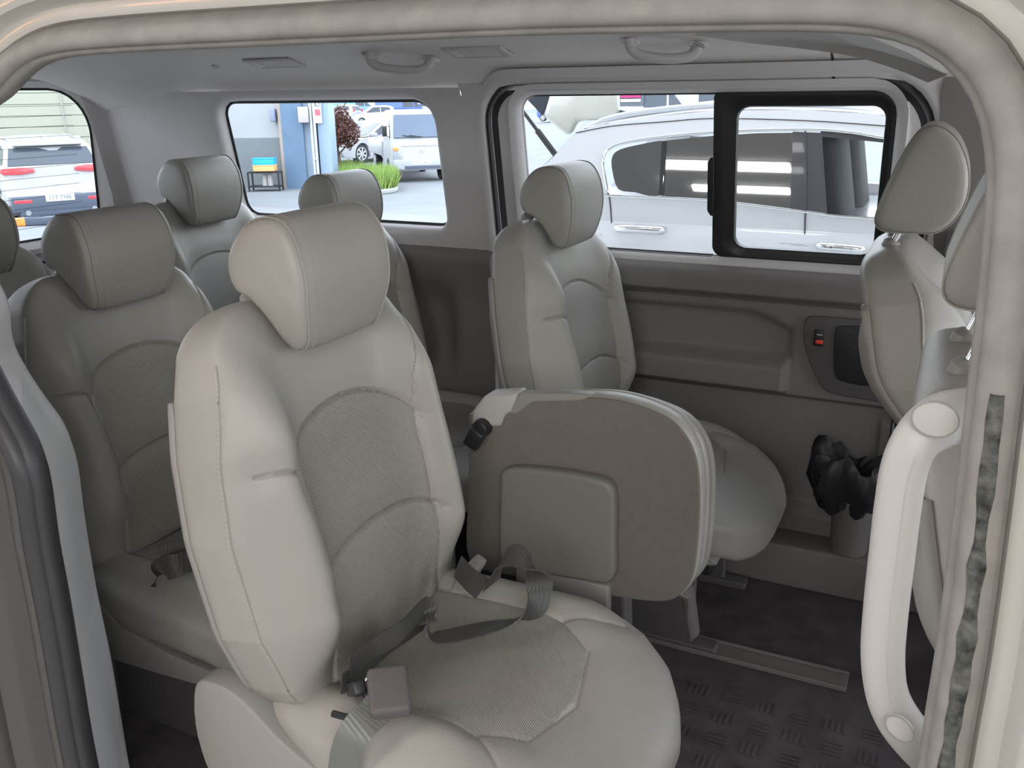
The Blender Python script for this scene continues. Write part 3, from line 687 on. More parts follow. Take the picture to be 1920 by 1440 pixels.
# ------------------------------------------------------------------ fittings on the headliner
def ceil_pt(px, py):
    best = None
    for y in np.linspace(1.60, 1.2, 400):
        p = at(px, py, Y=y); z = np.interp(-y, [-1.60, -1.575, -1.55, -1.515, -1.46, -1.38, -1.25, -1.0], [1.325, 1.338, 1.362, 1.385, 1.408, 1.428, 1.445, 1.455])
        e = abs(p[2]-cz(p[0], z))
        if best is None or e < best[0]: best = (e, p)
    return best[1]
def frame_on_ceiling(p):
    dy = .01; zf = lambda y: np.interp(-y, [-1.60, -1.575, -1.55, -1.515, -1.46, -1.38, -1.25, -1.0], [1.325, 1.338, 1.362, 1.385, 1.408, 1.428, 1.445, 1.455])
    s = Vector((0, dy*2, zf(p[1]+dy)-zf(p[1]-dy))).normalized(); n = Vector((1, 0, 0)).cross(s).normalized()
    if n.z > 0: n = -n
    return s, n
def vent(px, py, label):
    p = ceil_pt(px, py); s, n = frame_on_ceiling(p); X = Vector((1, 0, 0))
    t = empty('air_vent', tuple(p), 0, label, 'vent', 'vents in the headliner')
    def P(a, b, c): return tuple(X*a+s*b+n*c)
    m_ = MB(); hx, hs = .078, .036
    R = Matrix((X, s, n)).transposed()
    for a, b, w_, h_ in ((0, hs, hx, .006), (0, -hs, hx, .006), (hx, 0, .008, hs+.005), (-hx, 0, .008, hs+.005)): m_.box(P(a, b, .003), (w_, h_, .0035), R=R)
    m_.build('bezel', M['upper'], t, bevel=.003)
    m_ = MB(); m_.box(P(0, 0, .000), (hx, hs, .001), R=R); m_.build('grille_back', M['plastic'], t)
    m_ = MB()
    for k in range(7): m_.box(P(.012, -.024+k*.008, .003), (.056, .0022, .0025), R=R)
    m_.box(P(-.060, 0, .003), (.010, .026, .003), R=R); m_.build('louvres', M['head'], t)
vent(514, 117, 'grey louvred vent in the headliner, left of the grab handles above the rear side window')
vent(896, 96, 'grey louvred vent in the headliner just right of the whole grab handle')
def grab(px0, px1, py0, py1, label):
    a = ceil_pt(px0, py0); b = ceil_pt(px1, py1); s, n = frame_on_ceiling(a)
    t = empty('grab_handle', tuple(a), 0, label, 'grab handle', 'grab handles over the far windows')
    d = Vector(b)-Vector(a); d.y *= 1; L = d.length; X = d.normalized()
    path = [X*0, n*.022+X*.006, n*.034+X*.028, n*.038+X*(L*.5), n*.034+X*(L-.030), n*.022+X*(L-.008), X*L]
    path = spline([tuple(p) for p in path], 6)
    k = len(path); rr = [.016+.008*abs(2*i/(k-1)-1)**3 for i in range(k)]
    MB().tube(path, rr, r2=[.012+.003*abs(2*i/(k-1)-1)**3 for i in range(k)], n=14).build('grip', M['upper'], t)
    for q in (X*0, X*L):
        R = Matrix((X, s, n)).transposed(); MB().box(tuple(Vector(q)+n*.003), (.020, .014, .006), R=R).build('mount', M['upper'], t, bevel=.004)
grab(695, 808, 100, 108, 'moulded grab handle on the headliner, the whole one between the two vents')
grab(1182, 1310, 74, 80, 'moulded grab handle half hidden behind the top of the door opening')
# small round hook hole of the belt anchor
p = ceil_pt(405, 124); s, n = frame_on_ceiling(p); MB().cyl(tuple(p), tuple(Vector(p)+n*.006), .014, .011, n=20).build('coat_hook_cap', M['upper'], None, bevel=.002)
tag(bpy.data.objects['coat_hook_cap'], 'small round grey cap on the headliner near the rear corner', 'cap')
# ------------------------------------------------------------------ seats in their places
near = make_seat((-.03, .335, 0), 'grey leather seat nearest the camera, with a seat belt lying on its cushion')
far = copy_tree(near); far.location = (-.035, 1.33, -.005)
far['label'] = 'grey leather seat against the far wall, behind the folded jump seat'
r3 = copy_tree(near); r3.location = (-.745, .565, -.055); r3['label'] = 'grey leather seat behind the nearest seat, beside the pale pillar trim'
r3f = copy_tree(near); r3f.location = (-.735, 1.365, -.045); r3f['label'] = 'grey leather seat in front of the rear side window, its headrest against the lot outside'
r4f = copy_tree(near); r4f.location = (-1.27, 1.37, -.015); r4f['label'] = 'grey leather rearmost seat whose headrest stands just left of the rear side window'
r4n = copy_tree(near); r4n.location = (-1.42, .68, -.075); r4n['label'] = 'grey leather rearmost seat cut off by the left edge, below the tailgate window'
for s_ in (r4f, r4n):
    for c_ in s_.children:
        if c_.name.split('.')[0] in ('cushion', 'side_cover', 'seat_frame', 'leg'): c_.scale.x = .72
drv = make_seat((.805, 1.20, .0), 'grey leather front seat with its headrest raised on chrome posts, by the far door', raise_head=.095, front=True)
pas = make_seat((.938, .36, .0), 'grey leather front seat mostly hidden behind the door pillar and grab handle', raise_head=.138, front=True)

# seat belt of the nearest seat ------------------------------------------------
def L(px, py, Z=None, Y=None, D=None):
    if Z: Z += .016
    return at(px, py, Z=Z, Y=Y, D=D)-np.array([-.03, .335, 0])
def strap(pts, name, m, parent, hw=.023, n=8):
    P = spline([p for p, w in pts], n); Wd = spline([w for p, w in pts], n); T_ = np.gradient(P, axis=0); T_ /= np.linalg.norm(T_, axis=1)[:, None]; Wd = Wd-(Wd*T_).sum(1)[:, None]*T_; Wd = Wd/np.linalg.norm(Wd, axis=1)[:, None]*hw
    return MB().ribbon(P, Wd).build(name, m, parent, angle=60)
v = lambda *a: np.array(a, float)
ZC = .452
strap([(L(640, 1285, Z=.47), v(.25, .1, 1)), (L(690, 1245, Z=.475), v(.3, .1, 1)), (L(730, 1208, Z=.480), v(.3, .1, 1)), (L(770, 1180, Z=.482), v(.3, .1, 1)), (L(800, 1160, Z=.484), v(.2, -.1, 1)), (L(806, 1190, Z=.466), v(.4, -.8, .4)), (L(830, 1195, Z=.460), v(.5, -1, .15)), (L(900, 1180, Z=.460), v(.35, -1, .1)), (L(960, 1165, Z=.466), v(.2, -1, .3)), (L(1003, 1140, Z=.480), v(-.35, -.5, .6)), (L(1012, 1105, Z=.505), v(-.5, -.2, .6)), (L(1000, 1062, Z=.545), v(-.6, .2, .5)), (L(968, 1042, Z=.565), v(-.4, .4, .3)), (L(938, 1056, Z=.55), v(-.2, .8, -.1)), (L(922, 1095, Z=.50), v(0, .8, -.3))], 'seat_belt', M['belt'], near)
strap([(L(905, 1105, Z=.475), v(.4, .2, 1)), (L(880, 1085, Z=.49), v(.3, .1, 1)), (L(858, 1062, Z=.50), v(.3, .1, 1))], 'belt_end', M['belt'], near)
strap([(L(655, 1250, Z=.50), v(.2, .2, 1)), (L(700, 1215, Z=.505), v(.2, .2, 1)), (L(750, 1185, Z=.51), v(.1, .2, 1)), (L(796, 1140, Z=.512), v(.1, .3, 1)), (L(803, 1170, Z=.488), v(.1, .5, 1))], 'belt_fold', M['belt'], near, hw=.019)
# buckle in its sleeve with the pale webbing stalk
bk = L(729, 1298, Z=.495)
def lbox(c, h, ang, tilt=0): return Matrix.Rotation(ang, 3, 'Z') @ Matrix.Rotation(tilt, 3, 'X')
R = Matrix.Rotation(math.radians(-52), 3, 'Z') @ Matrix.Rotation(math.radians(24), 3, 'Y')
MB().box(tuple(bk), (.036, .029, .014), R=R).build('buckle', M['lowdark'], near, bevel=.008, seg=4)
s0 = bk-np.array(R @ Vector((.030, 0, 0)))
strap([(L(712, 1322, Z=.485), v(.4, .5, 0)), (L(700, 1338, Z=.480), v(.45, .5, 0)), (L(676, 1360, Z=.474), v(.5, .45, -.1)), (L(655, 1395, Z=.455), v(.55, .4, -.1)), (L(645, 1450, Z=.41), v(.6, .3, -.1))], 'buckle_strap', M['beltgrey'], near, hw=.023)
# tongue and latch plate lying in the crease
tg = L(668, 1290, Z=.482); R2 = Matrix.Rotation(math.radians(-40), 3, 'Z') @ Matrix.Rotation(math.radians(-35), 3, 'Y')
tb = MB().box(tuple(tg), (.030, .010, .011), R=R2).build('belt_tongue', M['black'], near, bevel=.004)
P = [L(688, 1270, Z=.492), L(678, 1288, Z=.488), L(682, 1305, Z=.486), L(688, 1325, Z=.482)]
MB().tube(spline(P, 5), .0013, n=6).build('tongue_plate', M['chrome'], tb)
P = [L(624, 1338, Z=.46), L(650, 1344, Z=.462), L(676, 1340, Z=.468)]
MB().tube(spline(P, 4), .005, n=8).build('cable', M['black'], near)
# recliner bracket and second buckle between the nearest seat and the jump seat
a = L(872, 1090, Z=.44)
MB().box(tuple(a), (.012, .03, .05), R=Matrix.Rotation(.5, 3, 'Y')).build('recliner_bracket', M['plastic'], near, bevel=.006)

# belts on the third row seat --------------------------------------------------
def L3(px, py, **k): return at(px, py, **k)-np.array(r3.location)
strap([(L3(286, 1100, Z=.415), v(.3, .2, 1)), (L3(300, 1070, Z=.44), v(.3, .3, .8)), (L3(330, 1060, Z=.45), v(.2, .4, .8)), (L3(370, 1045, Z=.455), v(.1, .3, .9)), (L3(410, 1035, Z=.46), v(.1, .3, 1))], 'seat_belt', M['belt'], r3, hw=.024)
strap([(L3(300, 1040, Z=.47), v(.2, .2, 1)), (L3(345, 1030, Z=.475), v(.2, .3, 1)), (L3(400, 1018, Z=.48), v(.1, .3, 1))], 'belt_end', M['belt'], r3, hw=.02)
pts = [L3(178, 1085, Y=.36), L3(205, 1115, Y=.345), L3(240, 1145, Y=.345), L3(282, 1150, Y=.345), L3(288, 1175, Y=.345), L3(240, 1182, Y=.345), L3(200, 1165, Y=.345), L3(176, 1130, Y=.35)]
MB().prism([tuple(p) for p in spline(pts, 4, closed=True)], (0, -.035, 0)).build('recliner_cover', M['plastic'], r3, bevel=.008)

# ------------------------------------------------------------------ folded jump seat between the two middle-row seats
Y0 = .70
js = empty('jump_seat', (.30, .80, 0), 0, 'folded jump seat standing on edge beside the nearest seat, carpeted underside showing', 'seat')
def J(px, py, Y=Y0): p = at(px, py, Y=Y); return (p[0]-.30, p[1]-.80, p[2])
O = [(880, 800), (886, 778), (960, 768), (1000, 752), (1100, 747), (1160, 752), (1215, 768), (1262, 792), (1294, 832), (1308, 880), (1311, 950), (1306, 1030), (1296, 1085), (1270, 1118), (1225, 1128), (1100, 1110), (960, 1080), (880, 1050), (878, 920)]
op = spline([J(*p) for p in O], 5, closed=True)
MB().prism([tuple(p) for p in op], (0, .016, 0)).build('underside_panel', M['carpet'], js, bevel=.005)
# leather rim: cushion body behind the panel, grown slightly outward
def outl(y, d, dz=0):
    c2 = op[:, [0, 2]]; T = np.roll(c2, -1, 0)-np.roll(c2, 1, 0); T /= np.linalg.norm(T, axis=1)[:, None]+1e-9; N = np.stack([T[:, 1], -T[:, 0]], 1)
    if (N*(c2-c2.mean(0))).sum() < 0: N = -N
    q = c2+N*d; return [(a_, y, b_+dz) for a_, b_ in q]
lm = MB(); y0 = Y0-.80
lv = [outl(y0+.010, -.012), outl(y0+.004, .001), outl(y0+.008, .003), outl(y0+.020, .005), outl(y0+.036, .004), outl(y0+.040, .000), outl(y0+.044, .004), outl(y0+.060, .005, -.005), outl(y0+.080, .0, -.012), outl(y0+.090, -.018), outl(y0+.094, -.06)]
lm.grid(lv, cv=True); lm.add(lv[-1], [tuple(range(len(op)))]); lm.build('cushion', M['leather'], js, angle=50)
# second layer: the folded backrest
lv = [outl(y0+.100, -.06), outl(y0+.098, -.022, -.01), outl(y0+.105, -.002, -.020), outl(y0+.120, .002, -.026), outl(y0+.135, -.006, -.030), outl(y0+.145, -.04, -.030)]
bm_ = MB(); bm_.grid(lv, cv=True); bm_.add(lv[-1], [tuple(range(len(op)))]); bm_.add(lv[0], [tuple(range(len(op)))]); bm_.build('backrest', M['leather'], js, angle=50)
# moulded box on the underside
B = [(948, 905), (950, 880), (975, 869), (1060, 876), (1130, 889), (1155, 905), (1161, 940), (1160, 1010), (1155, 1078), (1100, 1078), (1000, 1060), (952, 1045), (946, 1000)]
bp_ = spline([J(*p) for p in B], 4, closed=True)
MB().prism([tuple(p+np.array([0, .006, 0])) for p in bp_], (0, -.034, 0)).build('moulded_box', M['boxp'], js, bevel=.013, seg=5)
m_ = MB(); Z0 = J(960, 1052); Z1 = J(1160, 1085)
m_.box(((Z0[0]+Z1[0])/2, y0-.004, (Z0[2]+Z1[2])/2-.05), (.10, .012, .045)); m_.build('hinge_plate', M['plastic'], js, bevel=.006)
# pale hinge cover on the top rear corner
hp = [J(886, 772), J(905, 742), J(935, 733), J(975, 736), J(968, 752), J(950, 772)]
hc = MB().prism([(p[0], y0-.004, p[2]) for p in [J(884, 800), J(886, 770), J(910, 740), J(972, 737), J(962, 772), J(948, 778), J(940, 800)]], (0, .05, 0)).build('hinge_cover', M['light'], js, bevel=.008)
MB().prism([(p[0], y0-.002, p[2]) for p in [J(950, 775), J(975, 737), J(1060, 737), J(1110, 742), J(1090, 752), J(1000, 754), J(968, 776)]], (0, .03, 0)).build('hinge_cap', M['plastic'], js, bevel=.004)
# belt buckle clipped to the side
c = J(902, 803, Y0-.012); cb = MB().cyl((c[0], c[1]+.02, c[2]), (c[0], c[1]-.012, c[2]), .020, .017).build('belt_clip', M['black'], js, bevel=.003)
c2_ = J(890, 822, Y0-.03); MB().box(c2_, (.016, .010, .020), R=Matrix.Rotation(.5, 3, 'Y')).build('buckle', M['black'], cb, bevel=.004)
MB().tube([J(896, 806, Y0-.03), J(884, 818, Y0-.035), J(876, 832, Y0-.03)], .004, n=8).build('buckle_cord', M['black'], cb)
# stay leg to the floor
lg = MB(); a = np.array(J(1290, 1110, .73)); b = np.array(J(1300, 1185, .76)); lg.tube([a+np.array([-.05, 0, .02]), a, (a+b)/2, b], [.03, .026, .02, .018], r2=[.016, .014, .012, .012], n=12); lg.build('stay', M['lowdark'], js)
lg = MB(); lg.box((.0, .05, .17), (.08, .03, .17), taper=.8); lg.box((.0, .05, .012), (.12, .04, .012)); lg.build('pedestal', M['lowdark'], js, bevel=.01)

# seat slide lever of the far seat (small bright bar)
lv_ = MB(); a = at(1350, 1042, Z=.07); b = at(1378, 1043, Z=.07)
lv_.tube([tuple(a-np.array([.05, 0, -.05])), tuple(a), tuple(b), tuple(b+np.array([-.03, .04, .03]))], .004, n=8)
lv_.v = [(x+.035, y-1.33, z+.005) for x, y, z in lv_.v]; lv_.build('slide_lever', M['chrome'], far)

# ------------------------------------------------------------------ grab handle on the door pillar
gh = empty('pillar_grab_handle', (.90, .03, 1.0), 0, 'long pale vertical grab handle on the door pillar at the right', 'grab handle')
Hp = [(1846, 778), (1810, 781), (1765, 790), (1722, 822), (1697, 872), (1683, 950), (1671, 1050), (1660, 1150), (1655, 1230), (1662, 1296), (1683, 1345), (1716, 1390), (1748, 1425)]
yy = [.045, .035, .015, .0, -.005, -.008, -.010, -.010, -.008, -.004, .004, .018, .035]
path = [at(*p, Y=y+.01)-np.array([.90, .03, 1.0]) for p, y in zip(Hp, yy)]
path = spline(path, 7); k = len(path); tt = np.linspace(0, 1, k)
wr = .0185+.0075*(1-sm(tt, .10, .30))+.0035*sm(tt, .72, .9); dr_ = .0135+.001*np.sin(tt*3)
MB().tube([tuple(p) for p in path], list(wr), r2=list(dr_), n=28, ref=(0, 1, 0)).build('grip', M['light'], gh)
# mould line along the grip
ml = [tuple(path[i]+np.array([.004, -dr_[i]*.985, 0])) for i in range(int(k*.30), int(k*.80))]
MB().tube(ml, .0005, n=5).build('mould_line', M['light'], gh)
for (px, py, rx, rz_, ang, y) in ((1753, 787, .0175, .0145, -.1, -.0055), (1686, 1367, .014, .010, -.75, -.010)):
    c = at(px, py, Y=y)-np.array([.90, .03, 1.0])
    lp = [(c[0]+rx*math.cos(t)*math.cos(ang)-rz_*math.sin(t)*math.sin(ang), c[1], c[2]+rx*math.cos(t)*math.sin(ang)+rz_*math.sin(t)*math.cos(ang)) for t in np.linspace(0, 2*PI, 28, endpoint=False)]
    cp_ = MB(); cp_.prism(lp, (0, .006, 0)); co = cp_.build('screw_cap', M['light'], gh, bevel=.001, label=None)
    MB().tube(lp, .0006, n=5, closed=True, ref=(0, 1, 0)).build('cap_rim', M['plastic'], co)

# ------------------------------------------------------------------ bin with a black bag by the far door
pb = at(1592, 1016, Y=1.595); pb[2] = .125
bn = empty('waste_bin', tuple(pb), 0, 'small round grey waste bin standing by the far door', 'bin')
h_ = .155; rows = []
for z, r in ((0, .040), (.0, .046), (.01, .048), (h_, .056), (h_+.004, .059), (h_+.006, .055), (.02, .046), (.02, .0001)):
    rows.append([(r*math.cos(t), r*math.sin(t), z) for t in np.linspace(0, 2*PI, 32, endpoint=False)])
MB().grid(rows, cv=True).build('tub', M['lower'], bn, angle=50)
# crumpled bag: noisy blob draped over the rim
bag = MB(); rows = []; rg = np.random.RandomState(5)
def nz(a, z): return .010*math.sin(5*a+9*z)+.008*math.sin(11*a-30*z+1)+.006*math.sin(17*a+55*z)
for i, (z, r) in enumerate(((-.035, .062), (-.02, .066), (0, .070), (.03, .082), (.06, .085), (.09, .080), (.105, .070), (.09, .050), (.06, .035), (.04, .01))):
    rows.append([((r+nz(a, z))*math.cos(a)*1.15-.018, (r+nz(a, z)*.7)*math.sin(a)*.8-.01, z+.018*math.sin(3*a+1)*(z > .05)+.012*math.sin(7*a)+(.045*math.exp(-((a-PI*.95)/.5)**2) if z > .05 else 0)) for a in np.linspace(0, 2*PI, 48, endpoint=False)])
bag.grid(rows, cv=True); bo = bag.build('plastic_bag', M['black'], None, angle=60); bo.location = (pb[0], pb[1], pb[2]+h_+.008)
bg_m = mat('bag_film', (.02, .018, .022), .45, spec=.5); bo.data.materials[0] = bg_m
tag(bo, 'crumpled black plastic bag stuffed over the grey bin', 'bag')
# ------------------------------------------------------------------ outside: ground, canopy, buildings
def gz(x, y): return -.44-.66*float(sm(np.array(-.6*x+.8*y), 12., 20.))*(1-.8*float(sm(np.array(-math.atan2(-x, max(y, .01))), -.44, -.33)))
def gp(px, D, py=300): p = at(px, py, D=D); return np.array([p[0], p[1], gz(p[0], p[1])])
AZ = Vector((math.cos(YAW), math.sin(YAW), 0)); BZ = Vector((-math.sin(YAW), math.cos(YAW), 0))
gm = MB(); gx = np.r_[np.linspace(-150, -42, 12), np.linspace(-40, 30, 60), np.linspace(32, 90, 8)]; gy = np.r_[np.linspace(-30, -4, 6), np.linspace(-2, 60, 60), np.linspace(64, 220, 14)]
gm.grid([[(x, y, gz(x, y)) for y in gy] for x in gx]); struct('ground', gm, M['asphalt'], angle=60)
bpy.data.objects['ground'].name = 'trim_20'
bpy.data.objects['trim_20'].name = 'floor_outside' if False else 'trim_20'
bs = MB(); bs.box((1.2, .8, -.435), (5.2, 5.6, .012)); struct('trim_19', bs, mat('bounce_slab', (.50, .50, .48), .6))  # unseen pale slab added to bounce light up into the cabin
cn = MB(); cn.box((2.5, -.9, 3.42), (8.2, 3.9, .08)); struct('trim_21', cn, M['upper'])
for k, (x0, x1, y, w) in enumerate(((-2.18, -.68, -1.0, .10), (-1.88, -.74, -1.62, .075))):
    t = empty('ceiling_light', ((x0+x1)/2, y, 3.34), 0, ('long white canopy light, the wider of the two over the vehicles', 'long white canopy light, the narrower of the two over the vehicles')[k], 'ceiling light')
    MB().box((0, 0, -.02), ((x1-x0)/2, w, .012)).build('diffuser', mat('light_diffuser%d' % k, (1, 1, .98), .5, emit=9), t, bevel=.01); MB().box((0, 0, .01), ((x1-x0)/2+.02, w+.015, .02)).build('housing', M['light'], t, bevel=.004)
bw = MB(); bw.box((1.5, -5.0, 1.45), (7.5, .1, 1.90)); struct('trim_28', bw, mat('sky_block_wall', (.34, .33, .30), .9))  # unseen wall added behind the camera to block sky light
# cream wall beyond the parked car, with a yellow pipe along it
cream = mat('cream_wall', (.40, .415, .33), .9, mottle=.03, mscale=1.5)
wm = MB(); wm.box((7.3, 8.1, 1.5), (6.1, .12, 1.94)); wm.box((1.45, 7.7, 1.5), (.25, .3, 1.94)); struct('trim_22', wm, cream)
p = at(1615, 394, Y=7.9); py_ = MB(); py_.cyl((p[0]-.4, 7.93, p[2]), (p[0]+4, 7.93, p[2]), .055); py_.cyl((p[0]-.4, 7.93, p[2]), (p[0]-.4, 7.93, p[2]-1.5), .055)
tag(py_.build('pipe', mat('yellow_paint', (.9, .50, .04), .4), None), 'yellow pipe running along the cream wall, seen through the parked car', 'pipe')

# rear building in the view-aligned frame: siding wall, grey dado, column
DB_ = 24.5
def bpt(px, py, D=DB_): return Vector(at(px, py, D=D))
def bz(py, px=500, D=DB_): return at(px, py, D=D)[2]
c0 = Vector(at(0, 300, D=DB_)); c1 = Vector(at(560, 300, D=DB_)); dirn = Vector((c1.x-c0.x, c1.y-c0.y, 0)).normalized(); nrm = Vector((dirn.y, -dirn.x, 0))
ax = lambda px, D=DB_: (Vector(at(px, 300, D=D))-c0).dot(dirn)
def wallquad(mb, px0, px1, z0, z1, off=0, th=.15, mi=0):
    a = c0+dirn*ax(px0)+nrm*off; b = c0+dirn*ax(px1)+nrm*off
    mb.prism([(a.x, a.y, z0), (b.x, b.y, z0), (b.x, b.y, z1), (a.x, a.y, z1)], tuple(-nrm*th), mi)
zg = -1.12; zs = bz(258, 480)
wu = mat('wall_white', (.36, .375, .39), .85, mottle=.04, mscale=1); wg = mat('wall_grey', (.17, .19, .20), .85, mottle=.06, mscale=1.5)
mb = MB(); wallquad(mb, -300, 548, zs, 6.5); struct('trim_23', mb, wu)
mb = MB(); wallquad(mb, -300, 548, zg-.3, zs, .02); struct('trim_24', mb, wg)
# siding behind the left car is a nearer cream wall
D2 = 19.5; e0 = Vector(at(-260, 300, D=D2)); e1 = Vector(at(300, 300, D=D2+2.5)); ed = (e1-e0); ed.z = 0; eL = ed.length; ed.normalize(); en = Vector((ed.y, -ed.x, 0))
sd = MB(); z = -.3
while z < 4.4:
    a = e0; b = e1; sd.prism([(a.x, a.y, z), (b.x, b.y, z), (b.x, b.y, z+.235), (a.x, a.y, z+.235)], tuple(-en*.1)); z += .25
struct('trim_25', sd, mat('cream_siding', (.33, .335, .27), .85))
sd = MB(); a = e0-en*.03; b = e1-en*.03; sd.prism([(a.x, a.y, -1.2), (b.x, b.y, -1.2), (b.x, b.y, 4.6), (a.x, a.y, 4.6)], tuple(-en*.2)); q = e0.lerp(e1, (118+260)/560)+en*.01; sd.box((q.x, q.y, 1.5), (.02, .02, 3)); struct('trim_26', sd, mat('wall_groove', (.30, .31, .27), .9))
# column of the workshop door
col = empty('door_column', tuple(c0+dirn*ax(578)+Vector((0, 0, -1.1-c0.z))), 0, 'wide steel blue column at the end of the workshop wall', 'column'); cl = Vector(col.location)
def part(name, px0, px1, z0, z1, off, th, m, bev=.0, parent=None):
    mb = MB(); wallquad(mb, px0, px1, z0, z1, off, th); mb.v = [(x-cl.x, y-cl.y, z-cl.z) for x, y, z in mb.v]; return mb.build(name, m, parent or col, bevel=bev)
sblue = mat('steel_blue_paint', (.10, .165, .25), .5, mottle=.08, mscale=2); lblue = mat('light_blue_paint', (.23, .30, .38), .5, mottle=.05, mscale=3); tan = mat('rust_brown_jamb', (.42, .36, .30), .7)
part('jamb', 532, 541, -1.1, 6.5, .25, .5, tan); part('front_face', 541, 580, -1.1, 6.5, .45, .8, sblue); part('side_face', 580, 602, -1.1, 6.5, .35, .8, lblue); part('edge_post', 606, 628, -1.1, 6.5, .40, .8, mat('pale_blue_paint', (.26, .345, .45), .5))
for px in (597, 603):
    a = c0+dirn*ax(px)+nrm*.55-cl; MB().cyl((a.x, a.y, 0.0), (a.x, a.y, 7.4), .035, n=10).build('conduit', M['silver'], col)
part('conduit_clamp', 596, 605, bz(298), bz(295), .6, .1, M['light'])
eb = MB(); wallquad(eb, 576, 594, bz(228, 590), bz(199, 590), .68, .22); tag(eb.build('electrical_box', M['light'], None, bevel=.02), 'pale grey electrical box mounted on the blue column', 'electrical box')
sg = empty('sign', (0, 0, 0), 0, 'small white sign with a red panel on the blue column', 'sign')
m_ = MB(); wallquad(m_, 604, 616, bz(229, 610), bz(182, 610), .5, .04); m_.build('panel', M['plate'], sg)
m_ = MB(); wallquad(m_, 605.5, 614.5, bz(215, 610), bz(204, 610), .51, .02); m_.build('red_panel', mat('sign_red', (.85, .12, .16), .5), sg)
m_ = MB(); a = c0+dirn*ax(610)+nrm*.515; zc = bz(194, 610); m_.tube([(a.x+dirn.x*.055*math.cos(t), a.y+dirn.y*.055*math.cos(t), zc+.055*math.sin(t)) for t in np.linspace(0, 2*PI, 20, endpoint=False)], .010, n=6, closed=True); m_.build('round_symbol', M['ink'], sg)
lb = MB(); wallquad(lb, 519, 529, bz(227, 524), bz(203, 524), .32, .3); lp_ = tag(lb.build('wall_lamp', mat('lamp_grey', (.22, .24, .34), .5), None, bevel=.03), 'dark grey lamp housing on the white wall beside the column', 'lamp')
# rack with two crates
rk = empty('metal_rack', tuple(c0+dirn*ax(511)+nrm*.9+Vector((0, 0, -1.1-c0.z))), math.atan2(dirn.y, dirn.x), 'low black metal rack against the grey wall', 'rack')
W_ = .40; H_ = bz(311)+1.1-.10
for sx_ in (-1, 1):
    for sy_ in (-1, 1): MB().box((sx_*W_, sy_*.2, H_/2), (.018, .018, H_/2)).build('leg', M['black'], rk)
for z in (.12, H_): MB().box((0, 0, z), (W_+.018, .218, .015)).build('shelf', M['black'], rk)
for i, (z0, hh, c_, nm) in enumerate(((H_+.10+.02, .075, (.85, .42, .16), 'orange crate lying on the black rack, under the blue one'), (H_+.10+.02+.16, .080, (.02, .38, .85), 'bright blue crate stacked on the orange one over the rack'))):
    t = empty('crate', tuple(Vector(rk.location)+Vector((0, 0, z0-.085))), math.atan2(dirn.y, dirn.x), nm, 'crate')
    m_ = MB(); m_.box((.02, 0, .004), (.27, .17, .006)); 
    for a, b, w_, h_ in ((.02, .17, .27, .008), (.02, -.17, .27, .008), (.29, 0, .008, .17), (-.25, 0, .008, .17)): m_.box((a, b, hh), (w_, h_, hh))
    m_.build('tray', mat('crate_%d' % i, c_, .5), t, bevel=.006); m_ = MB(); m_.box((.02, 0, hh*2), (.29, .19, .010)); m_.build('rim', bpy.data.materials['crate_%d' % i], t)
for k, dx in enumerate((-.02, .12)):
    t = MB().cyl((0, 0, 0), (0, 0, .30), .07, .06, n=16).build('canister', M['light'], None); t.location = tuple(Vector(rk.location)+Vector((dirn.x*dx, dirn.y*dx, .136))); tag(t, ('pale canister on the lower shelf of the rack, nearer the crates\' left end', 'pale canister on the lower shelf of the rack, nearer the column')[k], 'canister')

# ------------------------------------------------------------------ vehicles
def wheel(parent, x, y, r, side, w=.20):
    o = MB(); rows = []
    for (d, q) in ((-.5, .72), (-.5, .92), (-.38, 1.0), (.38, 1.0), (.5, .92), (.5, .72), (.35, .68), (-.35, .68)):
        rows.append([(x+r*q*math.cos(t), y+d*w, r+r*q*math.sin(t)) for t in np.linspace(0, 2*PI, 28, endpoint=False)])
    o.grid(rows, cu=True, cv=True); to = o.build('wheel', M['tyre'], parent)
    m_ = MB(); m_.cyl((x, y+side*.30*w, r), (x, y+side*.36*w, r), r*.68, n=28); m_.build('wheel_disc', M['seam'], to)
    m_ = MB()
    for k in range(7):
        a = 2*PI*k/7; R = Matrix.Rotation(-a, 3, 'Y'); c = Vector((x, y+side*.44*w, r))+R @ Vector((r*.36, 0, 0)); m_.box(tuple(c), (r*.30, .012, r*.075), R=R)
    m_.cyl((x, y+side*.40*w, r), (x, y+side*.5*w, r), r*.16, n=14)
    m_.tube([(x+r*.67*math.cos(t), y+side*.46*w, r+r*.67*math.sin(t)) for t in np.linspace(0, 2*PI, 28, endpoint=False)], r*.05, n=6, closed=True, ref=(0, 1, 0)); m_.build('rim', M['rim'], to)
def lean_y(y0, k, z, zb): return y0-k*max(0, z-zb)
